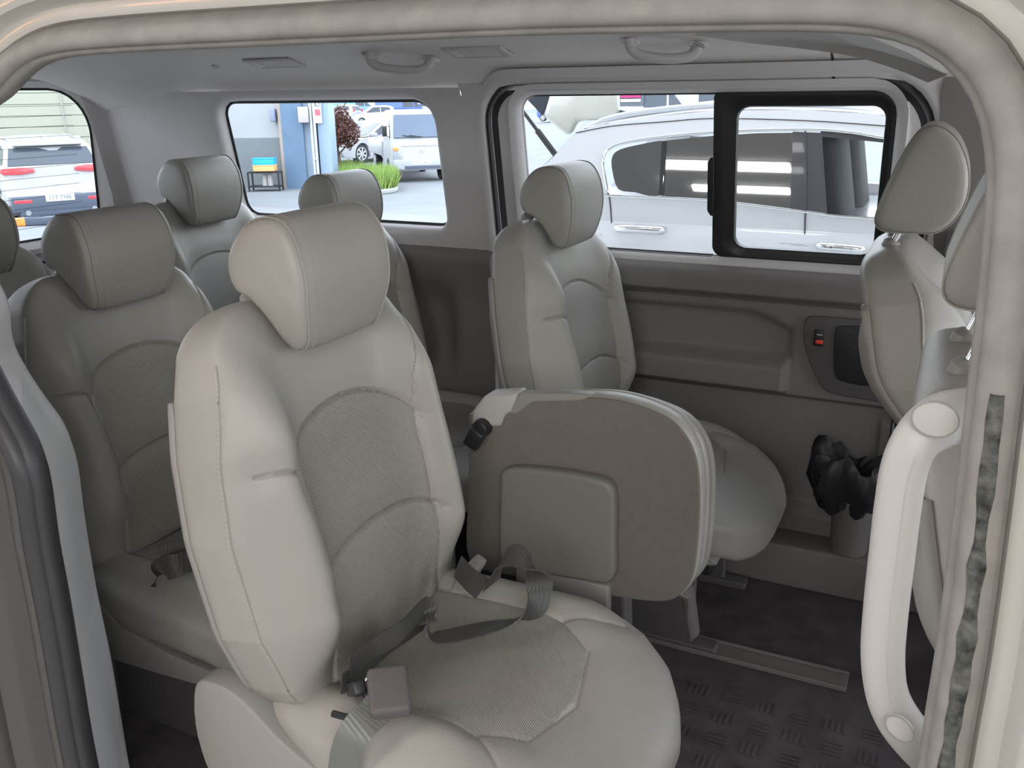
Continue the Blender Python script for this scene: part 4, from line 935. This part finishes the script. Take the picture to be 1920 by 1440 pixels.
def make_car(label, pos, head, paint, L_, W_, H_, belt, low, green, wx, r, cat='car', name='car', group=None, clad=None, side_glass=True):
    """low: top outline of the lower body rear->front (x,z); green: greenhouse outline rear->front (x,z), first and last on the belt"""
    t = empty(name, tuple(pos), head, label, cat, group); hw = W_/2
    bot = []
    for cx in sorted(wx, reverse=True):
        bot += [(cx+r*1.16, .20)]+[(cx+r*1.14*math.cos(a), r+r*1.14*math.sin(a)) for a in np.linspace(.0, PI, 11)]+[(cx-r*1.16, .20)]
    poly = list(low)+bot; P = np.array(poly); cen = np.array([0, belt*.62])
    mb = MB(); rows = []
    for y, s in ((-hw, .0), (-hw, .955), (-hw+.03, .985), (-hw+.12, 1.0), (hw-.12, 1.0), (hw-.03, .985), (hw, .955), (hw, .0)):
        if s == 0: continue
        Q = cen+(P-cen)*np.array([s if s < 1 else 1, 1-(1-s)*.35]); rows.append([(q[0], y, q[1]) for q in Q])
    mb.grid(rows, cv=True)
    b = bmesh.new(); 
    n = len(P); mb.add(rows[0], [tuple(range(n))]); mb.add(rows[-1], [tuple(reversed(range(n)))]); b.free()
    body = mb.build('body', paint, t, angle=35)
    k = .32; G = list(green); zb = G[0][1]; rows = []
    m_ = MB(); 
    for sd_ in (-1, 1): rows.append([(x, sd_*(lean_y(hw-.05, k, z, zb)), z) for x, z in G])
    top = [[(x, f_*(lean_y(hw-.05, k, z, zb)), z+.03*(1-f_*f_)*(z > zb+.2)) for x, z in G] for f_ in (-1, -.6, 0, .6, 1)]
    m_.grid(top); m_.add(rows[0], [tuple(range(len(G)))]); m_.add(rows[1], [tuple(reversed(range(len(G))))]); m_.build('cabin', paint, t, angle=30)
    def panel(nm, pts, d, mt=M['carglass']):
        q = MB(); q.prism(pts, d); return q.build(nm, mt, t)
    zt = max(z for _, z in G)
    # windscreen and rear glass as slabs on the sloping ends
    def endglass(a, b2, nm, sgn):
        (x0, z0), (x1, z1) = a, b2; d = Vector((x1-x0, 0, z1-z0)); A = Vector((x0, 0, z0))+d*.08; B = Vector((x0, 0, z0))+d*.90; nn = Vector((d.z, 0, -d.x)).normalized()*sgn
        if nn.x*sgn < 0: nn = -nn
        pts = []
        for q, e in ((A, 1), (B, 1), (B, -1), (A, -1)):
            w = lean_y(hw-.05, k, q.z, zb)-.07; pts.append((q.x+nn.x*.004, e*w, q.z+nn.z*.004))
        panel(nm, pts, tuple(nn*.012))
    endglass(G[-1], G[-2], 'windscreen', 1); endglass(G[0], G[1], 'rear_glass', -1)
    return t, dict(hw=hw, k=k, zb=zb, G=G, panel=panel, lean=lambda z: lean_y(hw-.05, k, z, zb))
def side_windows(t, I, wins, sides=(-1, 1), seams=(), seamz=(.3, .9), handles=()):
    for s in sides:
        for pts in wins:
            P = [(x, s*(I['lean'](z)+.002), z) for x, z in pts]; I['panel']('side_glass', P, (0, s*.008, 0))
        for x in seams:
            MB().box((x, s*(I['hw']+.0005), (seamz[0]+seamz[1])/2), (.006, .003, (seamz[1]-seamz[0])/2)).build('door_gap', M['seam'], t)
        for x, z in handles: MB().box((x, s*(I['hw']+.02), z), (.09, .015, .016)).build('door_handle', M['silver'], t, bevel=.008)
def box_part(t, nm, c, h, m, bev=.01, R=None): return MB().box(c, h, R=R).build(nm, m, t, bevel=bev)

# -- white crossover seen through the tailgate window (its back towards us)
pos = gp(70, 19.3); az = math.atan2(pos[1]-CAM[1], pos[0]-CAM[0])
low = [(-2.28, .45), (-2.33, .62), (-2.26, .80), (-2.22, 1.16), (-1.5, 1.14), (1.0, 1.04), (1.9, .92), (2.25, .75), (2.3, .45), (2.2, .25)]
green = [(-2.20, 1.15), (-1.80, 1.52), (-1.5, 1.60), (0, 1.66), (.5, 1.60), (1.25, 1.02)]
cr, I = make_car('white crossover with red tail lamps, seen from behind through the tailgate window', pos, az+math.radians(7), M['offwhite'], 4.6, 1.86, 1.67, 1.10, low, green, (-1.35, 1.35), .36, name='crossover_car')
side_windows(cr, I, [[(-1.95, 1.20), (-1.72, 1.45), (-1.15, 1.53), (-1.15, 1.18)], [(-1.08, 1.18), (-1.08, 1.54), (-.2, 1.57), (-.2, 1.16)], [(-.12, 1.16), (-.12, 1.57), (.4, 1.53), (.9, 1.15)]], seams=(-.95, -.15, 1.0))
for s in (-1, 1):
    pts = [(-2.225, s*.92, 1.15), (-2.235, s*.60, 1.16), (-2.23, s*.36, 1.13), (-2.235, s*.36, 1.06), (-2.25, s*.62, 1.03), (-2.23, s*.92, 1.04)]
    MB().prism(pts, (-.035, 0, 0)).build('tail_lamp', M['tail'], cr, bevel=.012); box_part(cr, 'tail_lamp', (-2.10, s*.918, 1.09), (.14, .016, .045), M['tail'])
    box_part(cr, 'reflector', (-2.345, s*.66, .52), (.015, .15, .030), M['tail']); MB().cyl((-2.36, s*.60, .30), (-2.28, s*.60, .30), .05).build('exhaust', M['chrome'], cr)
    box_part(cr, 'roof_rail', (-.6, s*.64, 1.665), (1.0, .02, .02), M['silver'])
box_part(cr, 'bumper_cladding', (-2.30, 0, .46), (.055, .86, .16), M['navy'], .04); box_part(cr, 'lower_bumper', (-2.30, 0, .30), (.05, .74, .09), M['navy'], .03)
box_part(cr, 'spoiler', (-1.80, 0, 1.555), (.12, .62, .018), M['offwhite'], .012); box_part(cr, 'number_plate', (-2.366, 0, .56), (.006, .26, .065), M['plate'], .004)
text_mesh('plate_text', '11보 7786' if False else '117 7786', .11, M['ink'], cr, (-2.374, 0, .56), (PI/2, 0, -PI/2)); box_part(cr, 'badge', (-2.275, .38, .72), (.006, .09, .014), M['chrome'], .002); box_part(cr, 'emblem', (-2.262, -.0, .82), (.006, .05, .018), M['silver'], .002)
MB().prism([(-1.2, -.012, 1.66), (-1.0, -.012, 1.66), (-1.17, -.012, 1.76), (-1.22, -.012, 1.76)], (0, .024, 0)).build('antenna', M['offwhite'], cr)
MB().tube([(-2.16, .05, 1.08), (-2.06, -.35, 1.17)], .010).build('wiper', M['black'], cr)
for x in (-1.35, 1.35):
    for s in (-1, 1): wheel(cr, x, s*(I['hw']-.11), .36, s)
bl = MB(); pbk = gp(28, 17.0, 400); bo_ = empty('wheel_stop', tuple(gp(30, 13.4, 400)), az+PI/2, 'dark wheel stop with an orange stripe on the ground behind the crossover', 'wheel stop'); bl.box((0, 0, .06), (.8, .07, .06)); bl.build('bar', M['navy'], bo_, bevel=.02); MB().box((0, 0, .062), (.11, .073, .06)).build('stripe', M['amber'], bo_, bevel=.02)

# -- white cab-over truck
pos = gp(790, 25.6); a = math.atan2(CAM[1]-pos[1], CAM[0]-pos[0])
tk = empty('cargo_truck', tuple(pos), a+math.radians(11), 'white cab-over truck facing the van, parked beside the grass', 'truck')
prof = [(-1.55, .42), (-1.55, 1.90), (-1.25, 1.97), (-.55, 1.95), (-.36, 1.88), (.02, 1.20), (.10, 1.05), (.14, .62), (.16, .46), (.12, .34), (-.28, .32), (-.34, .55), (-.55, .66), (-.78, .55), (-.84, .34), (-1.5, .34)]
rows = []; P = np.array(prof)
for y, s in ((-.87, .97), (-.84, .99), (-.76, 1.0), (0, 1.01), (.76, 1.0), (.84, .99), (.87, .97)):
    Q = np.array([-.7, 1.0])+(P-np.array([-.7, 1.0]))*s; rows.append([(x, y*(1-.10*max(0, (z-1.1)/.9)), z) for x, z in Q])
mb = MB(); mb.grid(rows, cv=True); mb.add(rows[0], [tuple(range(len(P)))]); mb.add(rows[-1], [tuple(reversed(range(len(P))))]); mb.build('cab', M['offwhite'], tk, angle=35)
ws = [(-.335, -.68, 1.84), (-.335, .68, 1.84), (.035, .775, 1.235), (.035, -.775, 1.235)]
MB().prism(ws, (.02, 0, .012)).build('windscreen', mat('truck_glass', (.10, .13, .18), .12, spec=.35), tk)
for s in (-1, 1):
    MB().prism([(-.42, s*.79, 1.78), (-1.3, s*.79, 1.80), (-1.3, s*.86, 1.22), (-.10, s*.86, 1.22)], (0, s*.012, 0)).build('side_window', M['carglass'], tk)
    lo = MB(); lo.prism([(.125, s*.83, 1.00), (.125, s*.60, .92), (.145, s*.58, .62), (.145, s*.83, .64)], (.03, 0, 0)); ho = lo.build('headlamp', M['lens'], tk, bevel=.02)
    box_part(tk, 'turn_signal', (.155, s*.745, .93), (.020, .075, .045), M['amber']); box_part(tk, 'fog_lamp', (.175, s*.70, .415), (.015, .10, .045), M['lens'])
    MB().tube([(-.1, s*.84, 1.55), (.05, s*1.0, 1.56), (.05, s*1.0, 1.30), (-.1, s*.86, 1.25)], .012).build('mirror_arm', M['black'], tk); box_part(tk, 'mirror', (.06, s*1.02, 1.42), (.025, .065, .14), M['black'], .02)
    MB().tube([(.10, s*.10-.05, 1.245), (.03, s*.10-.42, 1.30)], .010).build('wiper', M['black'], tk)
box_part(tk, 'grille_line', (.145, 0, 1.005), (.004, .60, .004), M['seam'], 0); box_part(tk, 'bumper', (.135, 0, .50), (.05, .84, .15), M['offwhite'], .03)
box_part(tk, 'air_intake', (.185, 0, .42), (.006, .52, .045), M['navy'], .01); box_part(tk, 'number_plate', (.192, -.02, .545), (.005, .26, .055), M['plate'], .004); text_mesh('plate_text', '87W 5407', .09, M['ink'], tk, (.199, -.02, .545), (PI/2, 0, PI/2))
bd_ = MB(); bd_.tube([(.142+.0, .06*math.cos(t), .86+.035*math.sin(t)) for t in np.linspace(0, 2*PI, 18, endpoint=False)], .007, n=5, closed=True); bd_.box((.145, -.018, .86), (.004, .006, .028)); bd_.box((.145, .018, .86), (.004, .006, .028)); bd_.box((.145, 0, .86), (.004, .02, .005)); bd_.build('emblem', M['silver'], tk)
box_part(tk, 'cargo_bed', (-3.2, 0, .85), (1.5, .85, .22), M['offwhite'], .02); box_part(tk, 'chassis', (-2.5, 0, .52), (2.2, .38, .08), M['seam'], .01)
for x in (-.56, -3.6):
    for s in (-1, 1): wheel(tk, x, s*.72, .33, s)

# -- white sedan beside the maple
sed_low = [(-2.35, .45), (-2.38, .75), (-2.25, .95), (-1.7, .99), (1.0, .92), (1.9, .80), (2.3, .62), (2.36, .42), (2.25, .24)]
sed_green = [(-1.95, .98), (-1.15, 1.38), (-.4, 1.46), (.1, 1.43), (1.15, .93)]
pos = gp(702, 34.5); a = math.atan2(CAM[1]-pos[1], CAM[0]-pos[0])
sd, I = make_car('white sedan behind the red maple, turned partly towards the van', pos, a-math.radians(48), M['offwhite'], 4.8, 1.84, 1.46, .95, sed_low, sed_green, (-1.4, 1.42), .34, name='sedan_car')
side_windows(sd, I, [[(-1.35, 1.02), (-1.0, 1.34), (-.45, 1.40), (-.45, 1.00)], [(-.38, 1.0), (-.38, 1.40), (.08, 1.37), (.85, .98)]], seams=(-.42, .82), handles=((-.62, .86), (.25, .84)))
for s in (-1, 1):
    box_part(sd, 'headlamp', (2.15, s*.72, .66), (.16, .16, .055), M['lens'], .03); box_part(sd, 'mirror', (.85, s*1.0, 1.0), (.09, .10, .07), M['offwhite'], .03)
    for x in (-1.4, 1.42): wheel(sd, x, s*(I['hw']-.10), .34, s)
box_part(sd, 'grille', (2.34, 0, .50), (.03, .5, .10), M['seam'], .02)

# -- small pale hatchback, far across the lot
hat_low = [(-1.75, .42), (-1.78, .80), (-1.70, .98), (-1.2, .98), (.9, .90), (1.5, .80), (1.76, .60), (1.78, .40), (1.7, .22)]
hat_green = [(-1.68, .96), (-1.45, 1.40), (-1.0, 1.48), (0, 1.48), (.25, 1.42), (1.1, .90)]
def hatch(label, px, D, turn, paint, group=None):
    pos = gp(px, D, 220); a = math.atan2(CAM[1]-pos[1], CAM[0]-pos[0])
    t, I = make_car(label, pos, a+math.radians(turn), paint, 3.6, 1.6, 1.48, .95, hat_low, hat_green, (-1.2, 1.2), .29, name='hatchback_car', group=group)
    side_windows(t, I, [[(-1.3, 1.05), (-1.15, 1.36), (-.45, 1.42), (-.45, 1.02)], [(-.38, 1.02), (-.38, 1.42), (.2, 1.37), (.80, .97)]], seams=(-.42, .75))
    for s in (-1, 1):
        box_part(t, 'tail_lamp', (-1.72, s*.70, 1.0), (.05, .07, .14), M['tail'], .02)
        for x in (-1.2, 1.2): wheel(t, x, s*(I['hw']-.09), .29, s)
    return t
hatch('small pale green-white hatchback parked sideways across the lot', 703, 74, -84, mat('pale_paint', (.42, .47, .45), .3))
hatch('small white hatchback with red tail lamps, right of the blue column across the lot', 643, 84, -125, M['offwhite'])
# -- box vans and pickups at the back of the lot
def box_van(label, px, D, turn, paint, L_=4.9, H_=1.95, W_=1.8, name='delivery_van', cat='van', py=215):
    pos = gp(px, D, py); a = math.atan2(CAM[1]-pos[1], CAM[0]-pos[0])
    t, I = make_car(label, pos, a+math.radians(turn), paint, L_, W_, H_, 1.15, [(-L_/2, .4), (-L_/2, 1.16), (L_/2-.55, 1.14), (L_/2-.1, .95), (L_/2, .6), (L_/2-.05, .25)], [(-L_/2+.02, 1.15), (-L_/2+.10, H_-.06), (-L_/2+.4, H_), (L_/2-1.5, H_), (L_/2-1.2, H_-.08), (L_/2-.45, 1.13)], (-L_/2+.95, L_/2-.85), .33, name=name, cat=cat)
    side_windows(t, I, [[(L_/2-1.25, 1.22), (L_/2-1.30, H_-.2), (L_/2-1.1, H_-.2), (L_/2-.62, 1.22)], [(L_/2-2.3, 1.22), (L_/2-2.3, H_-.18), (L_/2-1.38, H_-.18), (L_/2-1.34, 1.22)]], seams=(L_/2-1.32, L_/2-2.35))
    for s in (-1, 1):
        for x in (-L_/2+.95, L_/2-.85): wheel(t, x, s*(I['hw']-.1), .33, s)
    return t, I
pink = mat('pink_sign', (.50, .03, .14), .5); grey_v = mat('grey_graphic', (.07, .085, .10), .5)
vn, I = box_van('white passenger van with pink lettering panel, seen above the parked car', 1205, 38, 78, M['offwhite'], L_=5.0)
for s in (-1, 1):
    MB().prism([(-.9, s*.80, 1.30), (.2, s*.80, 1.30), (.2, s*.72, 1.80), (-.9, s*.72, 1.80)], (0, s*.05, 0)).build('dark_window', grey_v, vn)
    for z in (1.66, 1.50): MB().box((-.35, s*.83, z), (.42, .03, .055)).build('lettering', pink if z > 1.6 else M['plate'], vn)
    MB().box((-2.3, s*.90, 1.30), (.12, .02, .22)).build('red_stripe', M['tail'], vn)
vn2, I2 = box_van('white van beside the lettered van, partly cut by the window divider', 1300, 44, 95, M['silver'])
bv, I3 = box_van('dark blue pickup far behind the pale hatchback', 752, 84, 92, M['blue'], name='pickup_truck', cat='truck', H_=1.9, py=205)
wv, I4 = box_van('white delivery van behind the blue pickup', 782, 88, 100, M['offwhite'], py=200, H_=2.1)
bc = hatch('dark blue car far down the lot, seen past the raised tailgate strut', 1052, 70, 60, M['blue'])
gv, I5 = box_van('blue minivan between the hatchbacks at the back of the lot', 668, 96, 75, mat('mid_blue', (.12, .25, .6), .3, coat=.4), py=205, H_=1.8)
# pale fence/greenery band closing the lot far away
bgd = MB(); a = gp(380, 130); b = gp(1600, 110); bgd.prism([tuple(a), tuple(b), (b[0], b[1], 5.5), (a[0], a[1], 5.5)], (0, 1, 0)); struct('trim_27', bgd, mat('distant_buildings', (.62, .68, .72), .9, mottle=.25, mscale=.12))

# -- planting: kerb, grass bed, red maple
kb = MB(); c = gp(700, 25.5, 330); pts = []
K = [gp(642, 24.2, 340), gp(700, 22.6, 340), (gp(738, 22.9, 340)), gp(745, 23.8, 340), gp(725, 25.2, 330), gp(640, 27.4, 330)]
kp = spline(K, 6, closed=True); kb.prism([(p[0], p[1], p[2]) for p in kp], (0, 0, .12)); tag(kb.build('kerb', M['concrete'], None, bevel=.03), 'pale kerb round the grass bed', 'kerb')
gr = MB(); cen = kp.mean(0); rg = random.Random(8)
for i in range(5200):
    a_ = rg.random(); q = kp[rg.randrange(len(kp))]; k_ = rg.random()**.5*.96; p = cen+(q-cen)*k_; h = rg.uniform(.25, .55); dx, dy = rg.uniform(-.16, .16), rg.uniform(-.16, .16); w_ = .022; t = rg.random()*PI
    gr.add([(p[0]-w_*math.cos(t), p[1]-w_*math.sin(t), p[2]+.1), (p[0]+w_*math.cos(t), p[1]+w_*math.sin(t), p[2]+.1), (p[0]+dx, p[1]+dy, p[2]+.1+h)], [(0, 1, 2)], i % 2)
tag(gr.build('grass', [mat('grass_green', (.15, .26, .05), .7), mat('grass_light', (.27, .36, .09), .7)], None, smooth=False, fix=False), 'bright green grass growing in the kerbed bed before the truck', 'grass', kind='stuff')
mp = empty('maple_tree', tuple(gp(634, 26.5, 320)), 0, 'dark red-leaved maple beside the blue column', 'tree')
m_ = MB(); m_.tube(spline([(0, 0, 0), (.05, 0, .5), (-.05, .05, 1.1), (.1, 0, 1.8)], 4), [.07]*13, n=8)
for k in range(9): a_ = k*2.4; m_.tube([(0, 0, .7+k*.12), (.5*math.cos(a_), .5*math.sin(a_), 1.1+k*.16)], [.035, .01], n=6)
m_.build('trunk', mat('bark', (.16, .11, .08), .9), mp)
m_ = MB(); rg = random.Random(12)
for i in range(6500):
    a_ = rg.random()*2*PI; ph = math.acos(rg.uniform(-.75, 1)); r_ = (rg.random()**.33); sc = .62+.10*math.sin(3*a_)+.07*math.sin(5*ph)
    p = Vector((sc*r_*.95*math.sin(ph)*math.cos(a_), sc*r_*.95*math.sin(ph)*math.sin(a_), 1.35+sc*r_*1.05*math.cos(ph))); s_ = rg.uniform(.03, .065); u_ = Vector((rg.uniform(-1, 1), rg.uniform(-1, 1), rg.uniform(-1, .3))).normalized()*s_; w_ = Vector((rg.uniform(-1, 1), rg.uniform(-1, 1), rg.uniform(-1, 1))).normalized()*s_*.6
    m_.add([tuple(p-w_), tuple(p+u_), tuple(p+w_), tuple(p-u_)], [(0, 1, 2, 3)], rg.choice((0, 0, 1)))
m_.build('foliage', [mat('maple_red', (.13, .05, .045), .7), mat('maple_brown', (.20, .09, .06), .7)], mp, smooth=False, fix=False)

# ------------------------------------------------------------------ the white car in the next bay
YS, KS, ZB = 4.0, .30, .80
def ys(z): return YS+KS*max(0.0, z-ZB)-.05*max(0, ZB-.25-z)*0
YF = 5.84
def yfar(z): return YF-KS*max(0.0, z-ZB)
suv = empty('estate_car', (0, 0, 0), 0, 'white car parked alongside in the next bay with its tailgate raised', 'car')
S = lambda px, py: on(px, py, ys, 4.05)
roofp = [S(1075, 250), S(1110, 237), S(1204, 221), S(1338, 207), S(1509, 206), S(1643, 214)]
rear = [S(985, 352), S(1005, 322), S(1038, 294), S(1060, 268)]
G_ = -.44
out = [(-1.78, .05), (-1.82, .35), (-1.74, .50), (rear[0][0]-.10, rear[0][2]-.10)]+[(p[0], p[2]) for p in rear]+[(p[0], p[2]) for p in roofp]+[(1.35, 1.02), (1.95, .66), (2.6, .58), (2.9, .40), (2.95, .10), (2.85, -.22)]
# wheel arches along the bottom
for cx in (2.02, -.98): out += [(cx+.40, -.22)]+[(cx+.385*math.cos(a_), -.10+.385*math.sin(a_)) for a_ in np.linspace(.1, PI-.1, 10)]+[(cx-.40, -.22)]
out += [(-1.70, -.2)]
win = [S(1133, 320), S(1132, 296), S(1148, 276), S(1204, 262), S(1338, 248), S(1509, 243), S(1600, 249), S(1680, 262)]
wb = [S(1141, 362), S(1146, 367), S(1326, 375), S(1509, 397), S(1631, 409)]
xe = 1.42; ze = wb[-1][2]-.02
WL = spline([(p[0], p[2]) for p in win]+[(xe-.05, .99), (xe+.25, ze+.02)]+[(p[0], p[2]) for p in reversed(wb)], 4, closed=True)
cc = (.3, .92)
# above the sill the side is a ring round the window opening, below it a plain skin
sill = .62
upper_poly = [(x, z) for x, z in out if z > sill]
iu = [i for i, (x, z) in enumerate(out) if z > sill]
upper_poly = [(-1.50, sill)]+upper_poly+[(2.0, sill)]
for sgn, fn, nm in ((1, ys, 'near'), (-1, yfar, 'far')):
    m_ = MB(); ring(upper_poly, [(WL, fn), (inflate(WL, -.008), lambda z: fn(z)+sgn*.02)], fn, N=240, c=cc, mb=m_, sub=5); m_.build('side_frame', M['white'], suv, angle=40)
low_poly = [(-1.50, sill), (-1.62, .56), (-1.74, .50), (-1.82, .35), (-1.80, .05)]
lp = [(-1.50, sill+.01), (-1.66, .54), (-1.78, .42), (-1.84, .30), (-1.80, -.05), (-1.72, -.22)]
bt = []
for cx in (-.98, 2.02): bt += [(cx-.40, -.22)]+[(cx-.385*math.cos(a_), -.10+.385*math.sin(a_)) for a_ in np.linspace(.1, PI-.1, 10)]+[(cx+.40, -.22)]
lp += bt+[(2.85, -.22), (2.95, .10), (2.9, .40), (2.6, .58), (2.0, sill+.01)]
for fn_y, d in ((YS, .02), (YF, -.02)):
    m_ = MB(); n_ = len(lp); P = np.array(lp); c_ = np.array([.5, .2]); rows = [[(x, fn_y, z) for x, z in P], [(x, fn_y-np.sign(d)*.03, z) for x, z in c_+(P-c_)*np.array([.97, .80])], [(x, fn_y-np.sign(d)*.035, z) for x, z in c_+(P-c_)*np.array([.9, .4])]]
    m_.grid(rows, cv=True); m_.add(rows[-1], [tuple(range(n_))]); m_.build('door_skin', M['white'], suv, angle=50)
m_ = MB(); ends = lp; m_.grid([[(x, YS+.005, z) for x, z in lp], [(x, YF-.005, z) for x, z in lp]], cv=True); m_.build('underbody', M['white'], suv, angle=40)
# roof
rp = [(p[0], p[2]) for p in roofp]+[(1.05, 1.135)]; rp = spline([(x, 0, z) for x, z in rp], 4)
m_ = MB(); m_.grid([[(x, ys(z)*(1-f_)+yfar(z)*f_, z+.055*math.sin(PI*f_)**.6) for x, _, z in rp] for f_ in np.linspace(0, 1, 13)]); m_.build('roof', M['white'], suv, angle=60)
# dark cabin floor, seats and far glass
box_part(suv, 'cabin_floor', (.4, 4.92, .35), (1.7, .80, .03), M['seam'], 0)
for (px, w_) in ((1572, .13),):
    p = at(px, 330, Y=4.45); m_ = MB(); 
    for yy_ in (4.50, 5.30):
        m_.box((p[0]-.02, yy_, .72), (.09, .24, .36), R=Matrix.Rotation(-.18, 3, 'Y')); m_.box((p[0]-.06, yy_, 1.05), (.05, .13, .09))
    m_.build('front_seats', M['seam'], suv, bevel=.05)
for xx in (-.35,): box_part(suv, 'rear_bench', (xx-.15, 4.92, .70), (.10, .70, .28), M['seam'], .05)
# glazing on the near side
def sp(pts, m, nm, d0=.012, th=.008, fn=ys, parent=None, bev=0):
    P = [(p[0], fn(p[2])+d0, p[2]) for p in pts]; return MB().prism(P, (0, th, 0)).build(nm, m, parent or suv, bevel=bev)
qg = spline([S(1147, 322), S(1146, 296), S(1160, 281), S(1204, 270), S(1244, 265), S(1244, 290), S(1238, 366), S(1190, 361), S(1158, 355)], 3, closed=True)
darkg = glass('dark_privacy_glass', (.045, .055, .055), .95, .26)
sp(qg, darkg, 'quarter_glass')
mg = [S(1246, 264), S(1335, 255), S(1420, 250), S(1488, 249), S(1484, 392), S(1400, 381), S(1326, 373), S(1240, 367)]
sp(mg, darkg, 'rear_door_glass')
sp([S(1240, 265), S(1249, 264), S(1244, 368), S(1234, 366)], M['black'], 'glass_divider', .008)
sp([S(1486, 247), S(1540, 249), S(1550, 402), S(1482, 394)], mat('pillar_black', (.045, .045, .05), .3, coat=.3), 'door_pillar', .006)
sp([S(1540, 256), S(1700, 272), S(1700, 262), S(1540, 247)], M['seam'], 'front_window_frame', .006)
# window trim line and lower chrome
lpt = [(x, ys(z)-.004, z) for x, z in WL]
MB().tube(lpt, .007, n=8, closed=True).build('chrome_trim', M['chrome'], suv)
# doors: gaps, handles, sill crease
def gap(pts, r_=.004): return MB().tube(spline([tuple(p+np.array([0, -.001, 0])) for p in pts], 4), r_, n=6).build('door_gap', M['seam'], suv)
gap([S(1510, 245), S(1511, 320), S(1510, 395), S(1508, 470), S(1506, 560)]); gap([S(1136, 345), S(1143, 372), S(1147, 420), S(1150, 470), S(1152, 540)])
gap([S(1080, 249), S(1150, 236), S(1250, 228), S(1338, 222), S(1509, 226), S(1660, 236)], .003)
def handle(px, py, px2, py2):
    a_, b_ = S(px, py), S(px2, py2); Xd = b_-a_; path = spline([a_, a_+Xd*.08+np.array([0, -.035, 0]), a_+Xd*.5+np.array([0, -.045, .003]), a_+Xd*.92+np.array([0, -.035, 0]), b_], 5)
    ho = MB().tube([tuple(p) for p in path], .018, r2=.021, n=14).build('door_handle', M['chrome'], suv)
    c = (a_+b_)/2; m_ = MB(); rows = []
    for d_, f_ in ((0, 1), (.006, .9), (.012, .6)): rows.append([(c[0]+.075*f_*math.cos(t), YS-.001-.003+d_*.1, c[2]-.012+.038*f_*math.sin(t)) for t in np.linspace(0, 2*PI, 24, endpoint=False)])
    m_.grid(rows, cv=True); m_.add(rows[-1], [tuple(range(24))]); m_.build('handle_cup', M['white'], ho)
handle(1157, 426, 1245, 430); handle(1535, 459, 1620, 466)
# roof rail
rr_ = [S(1092, 245)+np.array([0, .05, .0]), S(1130, 232)+np.array([0, .06, .02]), S(1204, 217)+np.array([0, .07, .02]), S(1338, 205)+np.array([0, .07, .02]), S(1500, 203)+np.array([0, .07, .02]), S(1640, 213)+np.array([0, .06, 0])]
MB().tube(spline(rr_, 6), .014, r2=.018, n=10).build('roof_rail', M['silver'], suv)
# tailgate, raised: painted panel, glass, spoiler, strut
gate = MB(); a_ = S(1158, 221); T1 = at(1150, 150, Y=4.3); g1 = [at(1163, 222, Y=4.25), at(1160, 120, Y=4.25), at(1050, 110, Y=4.25), at(1018, 219, Y=4.25), at(1040, 236, Y=4.25), at(1066, 257, Y=4.25), at(1075, 247, Y=4.25), at(1082, 228, Y=4.25)]
gate.prism([tuple(p) for p in g1], (-.48, 1.30, .02)); gate.build('tailgate', mat('gate_cream', (.60, .60, .54), .25, coat=.6), suv, bevel=.03)
g2 = [at(1050, 110, Y=4.27), at(960, 110, Y=4.27), at(988, 186, Y=4.27), at(1018, 218, Y=4.27)]; MB().prism([tuple(p) for p in g2], (-.47, 1.27, .02)).build('tailgate_glass', M['carglass'], suv)
sp_ = [at(1162, 206, Y=4.2), at(1165, 222, Y=4.2), at(1200, 218, Y=4.2), at(1186, 212, Y=4.2)]; MB().prism([tuple(p) for p in sp_], (-.40, 1.25, 0)).build('spoiler', M['black'], suv, bevel=.006)
a_, b_ = at(980, 208, Y=4.2), at(1042, 291, Y=4.15); ma = a_+(b_-a_)*.45
so_ = MB().tube([a_, ma], .010).build('strut', M['black'], suv); MB().tube([ma, b_], .017).build('strut_body', M['black'], so_)
MB().tube([S(1068, 262)+np.array([0, .04, 0]), S(1040, 292)+np.array([0, .05, 0]), S(1010, 320)+np.array([0, .05, 0])], .016).build('hatch_seal', M['black'], suv)
for x in (-.98, 2.02):
    for (yy_, s) in ((YS+.11, -1), (YF-.11, 1)):
        wheel(suv, x, yy_, .34, s)
for o in suv.children:
    if o.name.startswith('wheel') and o.data:
        o.location.z = -.44
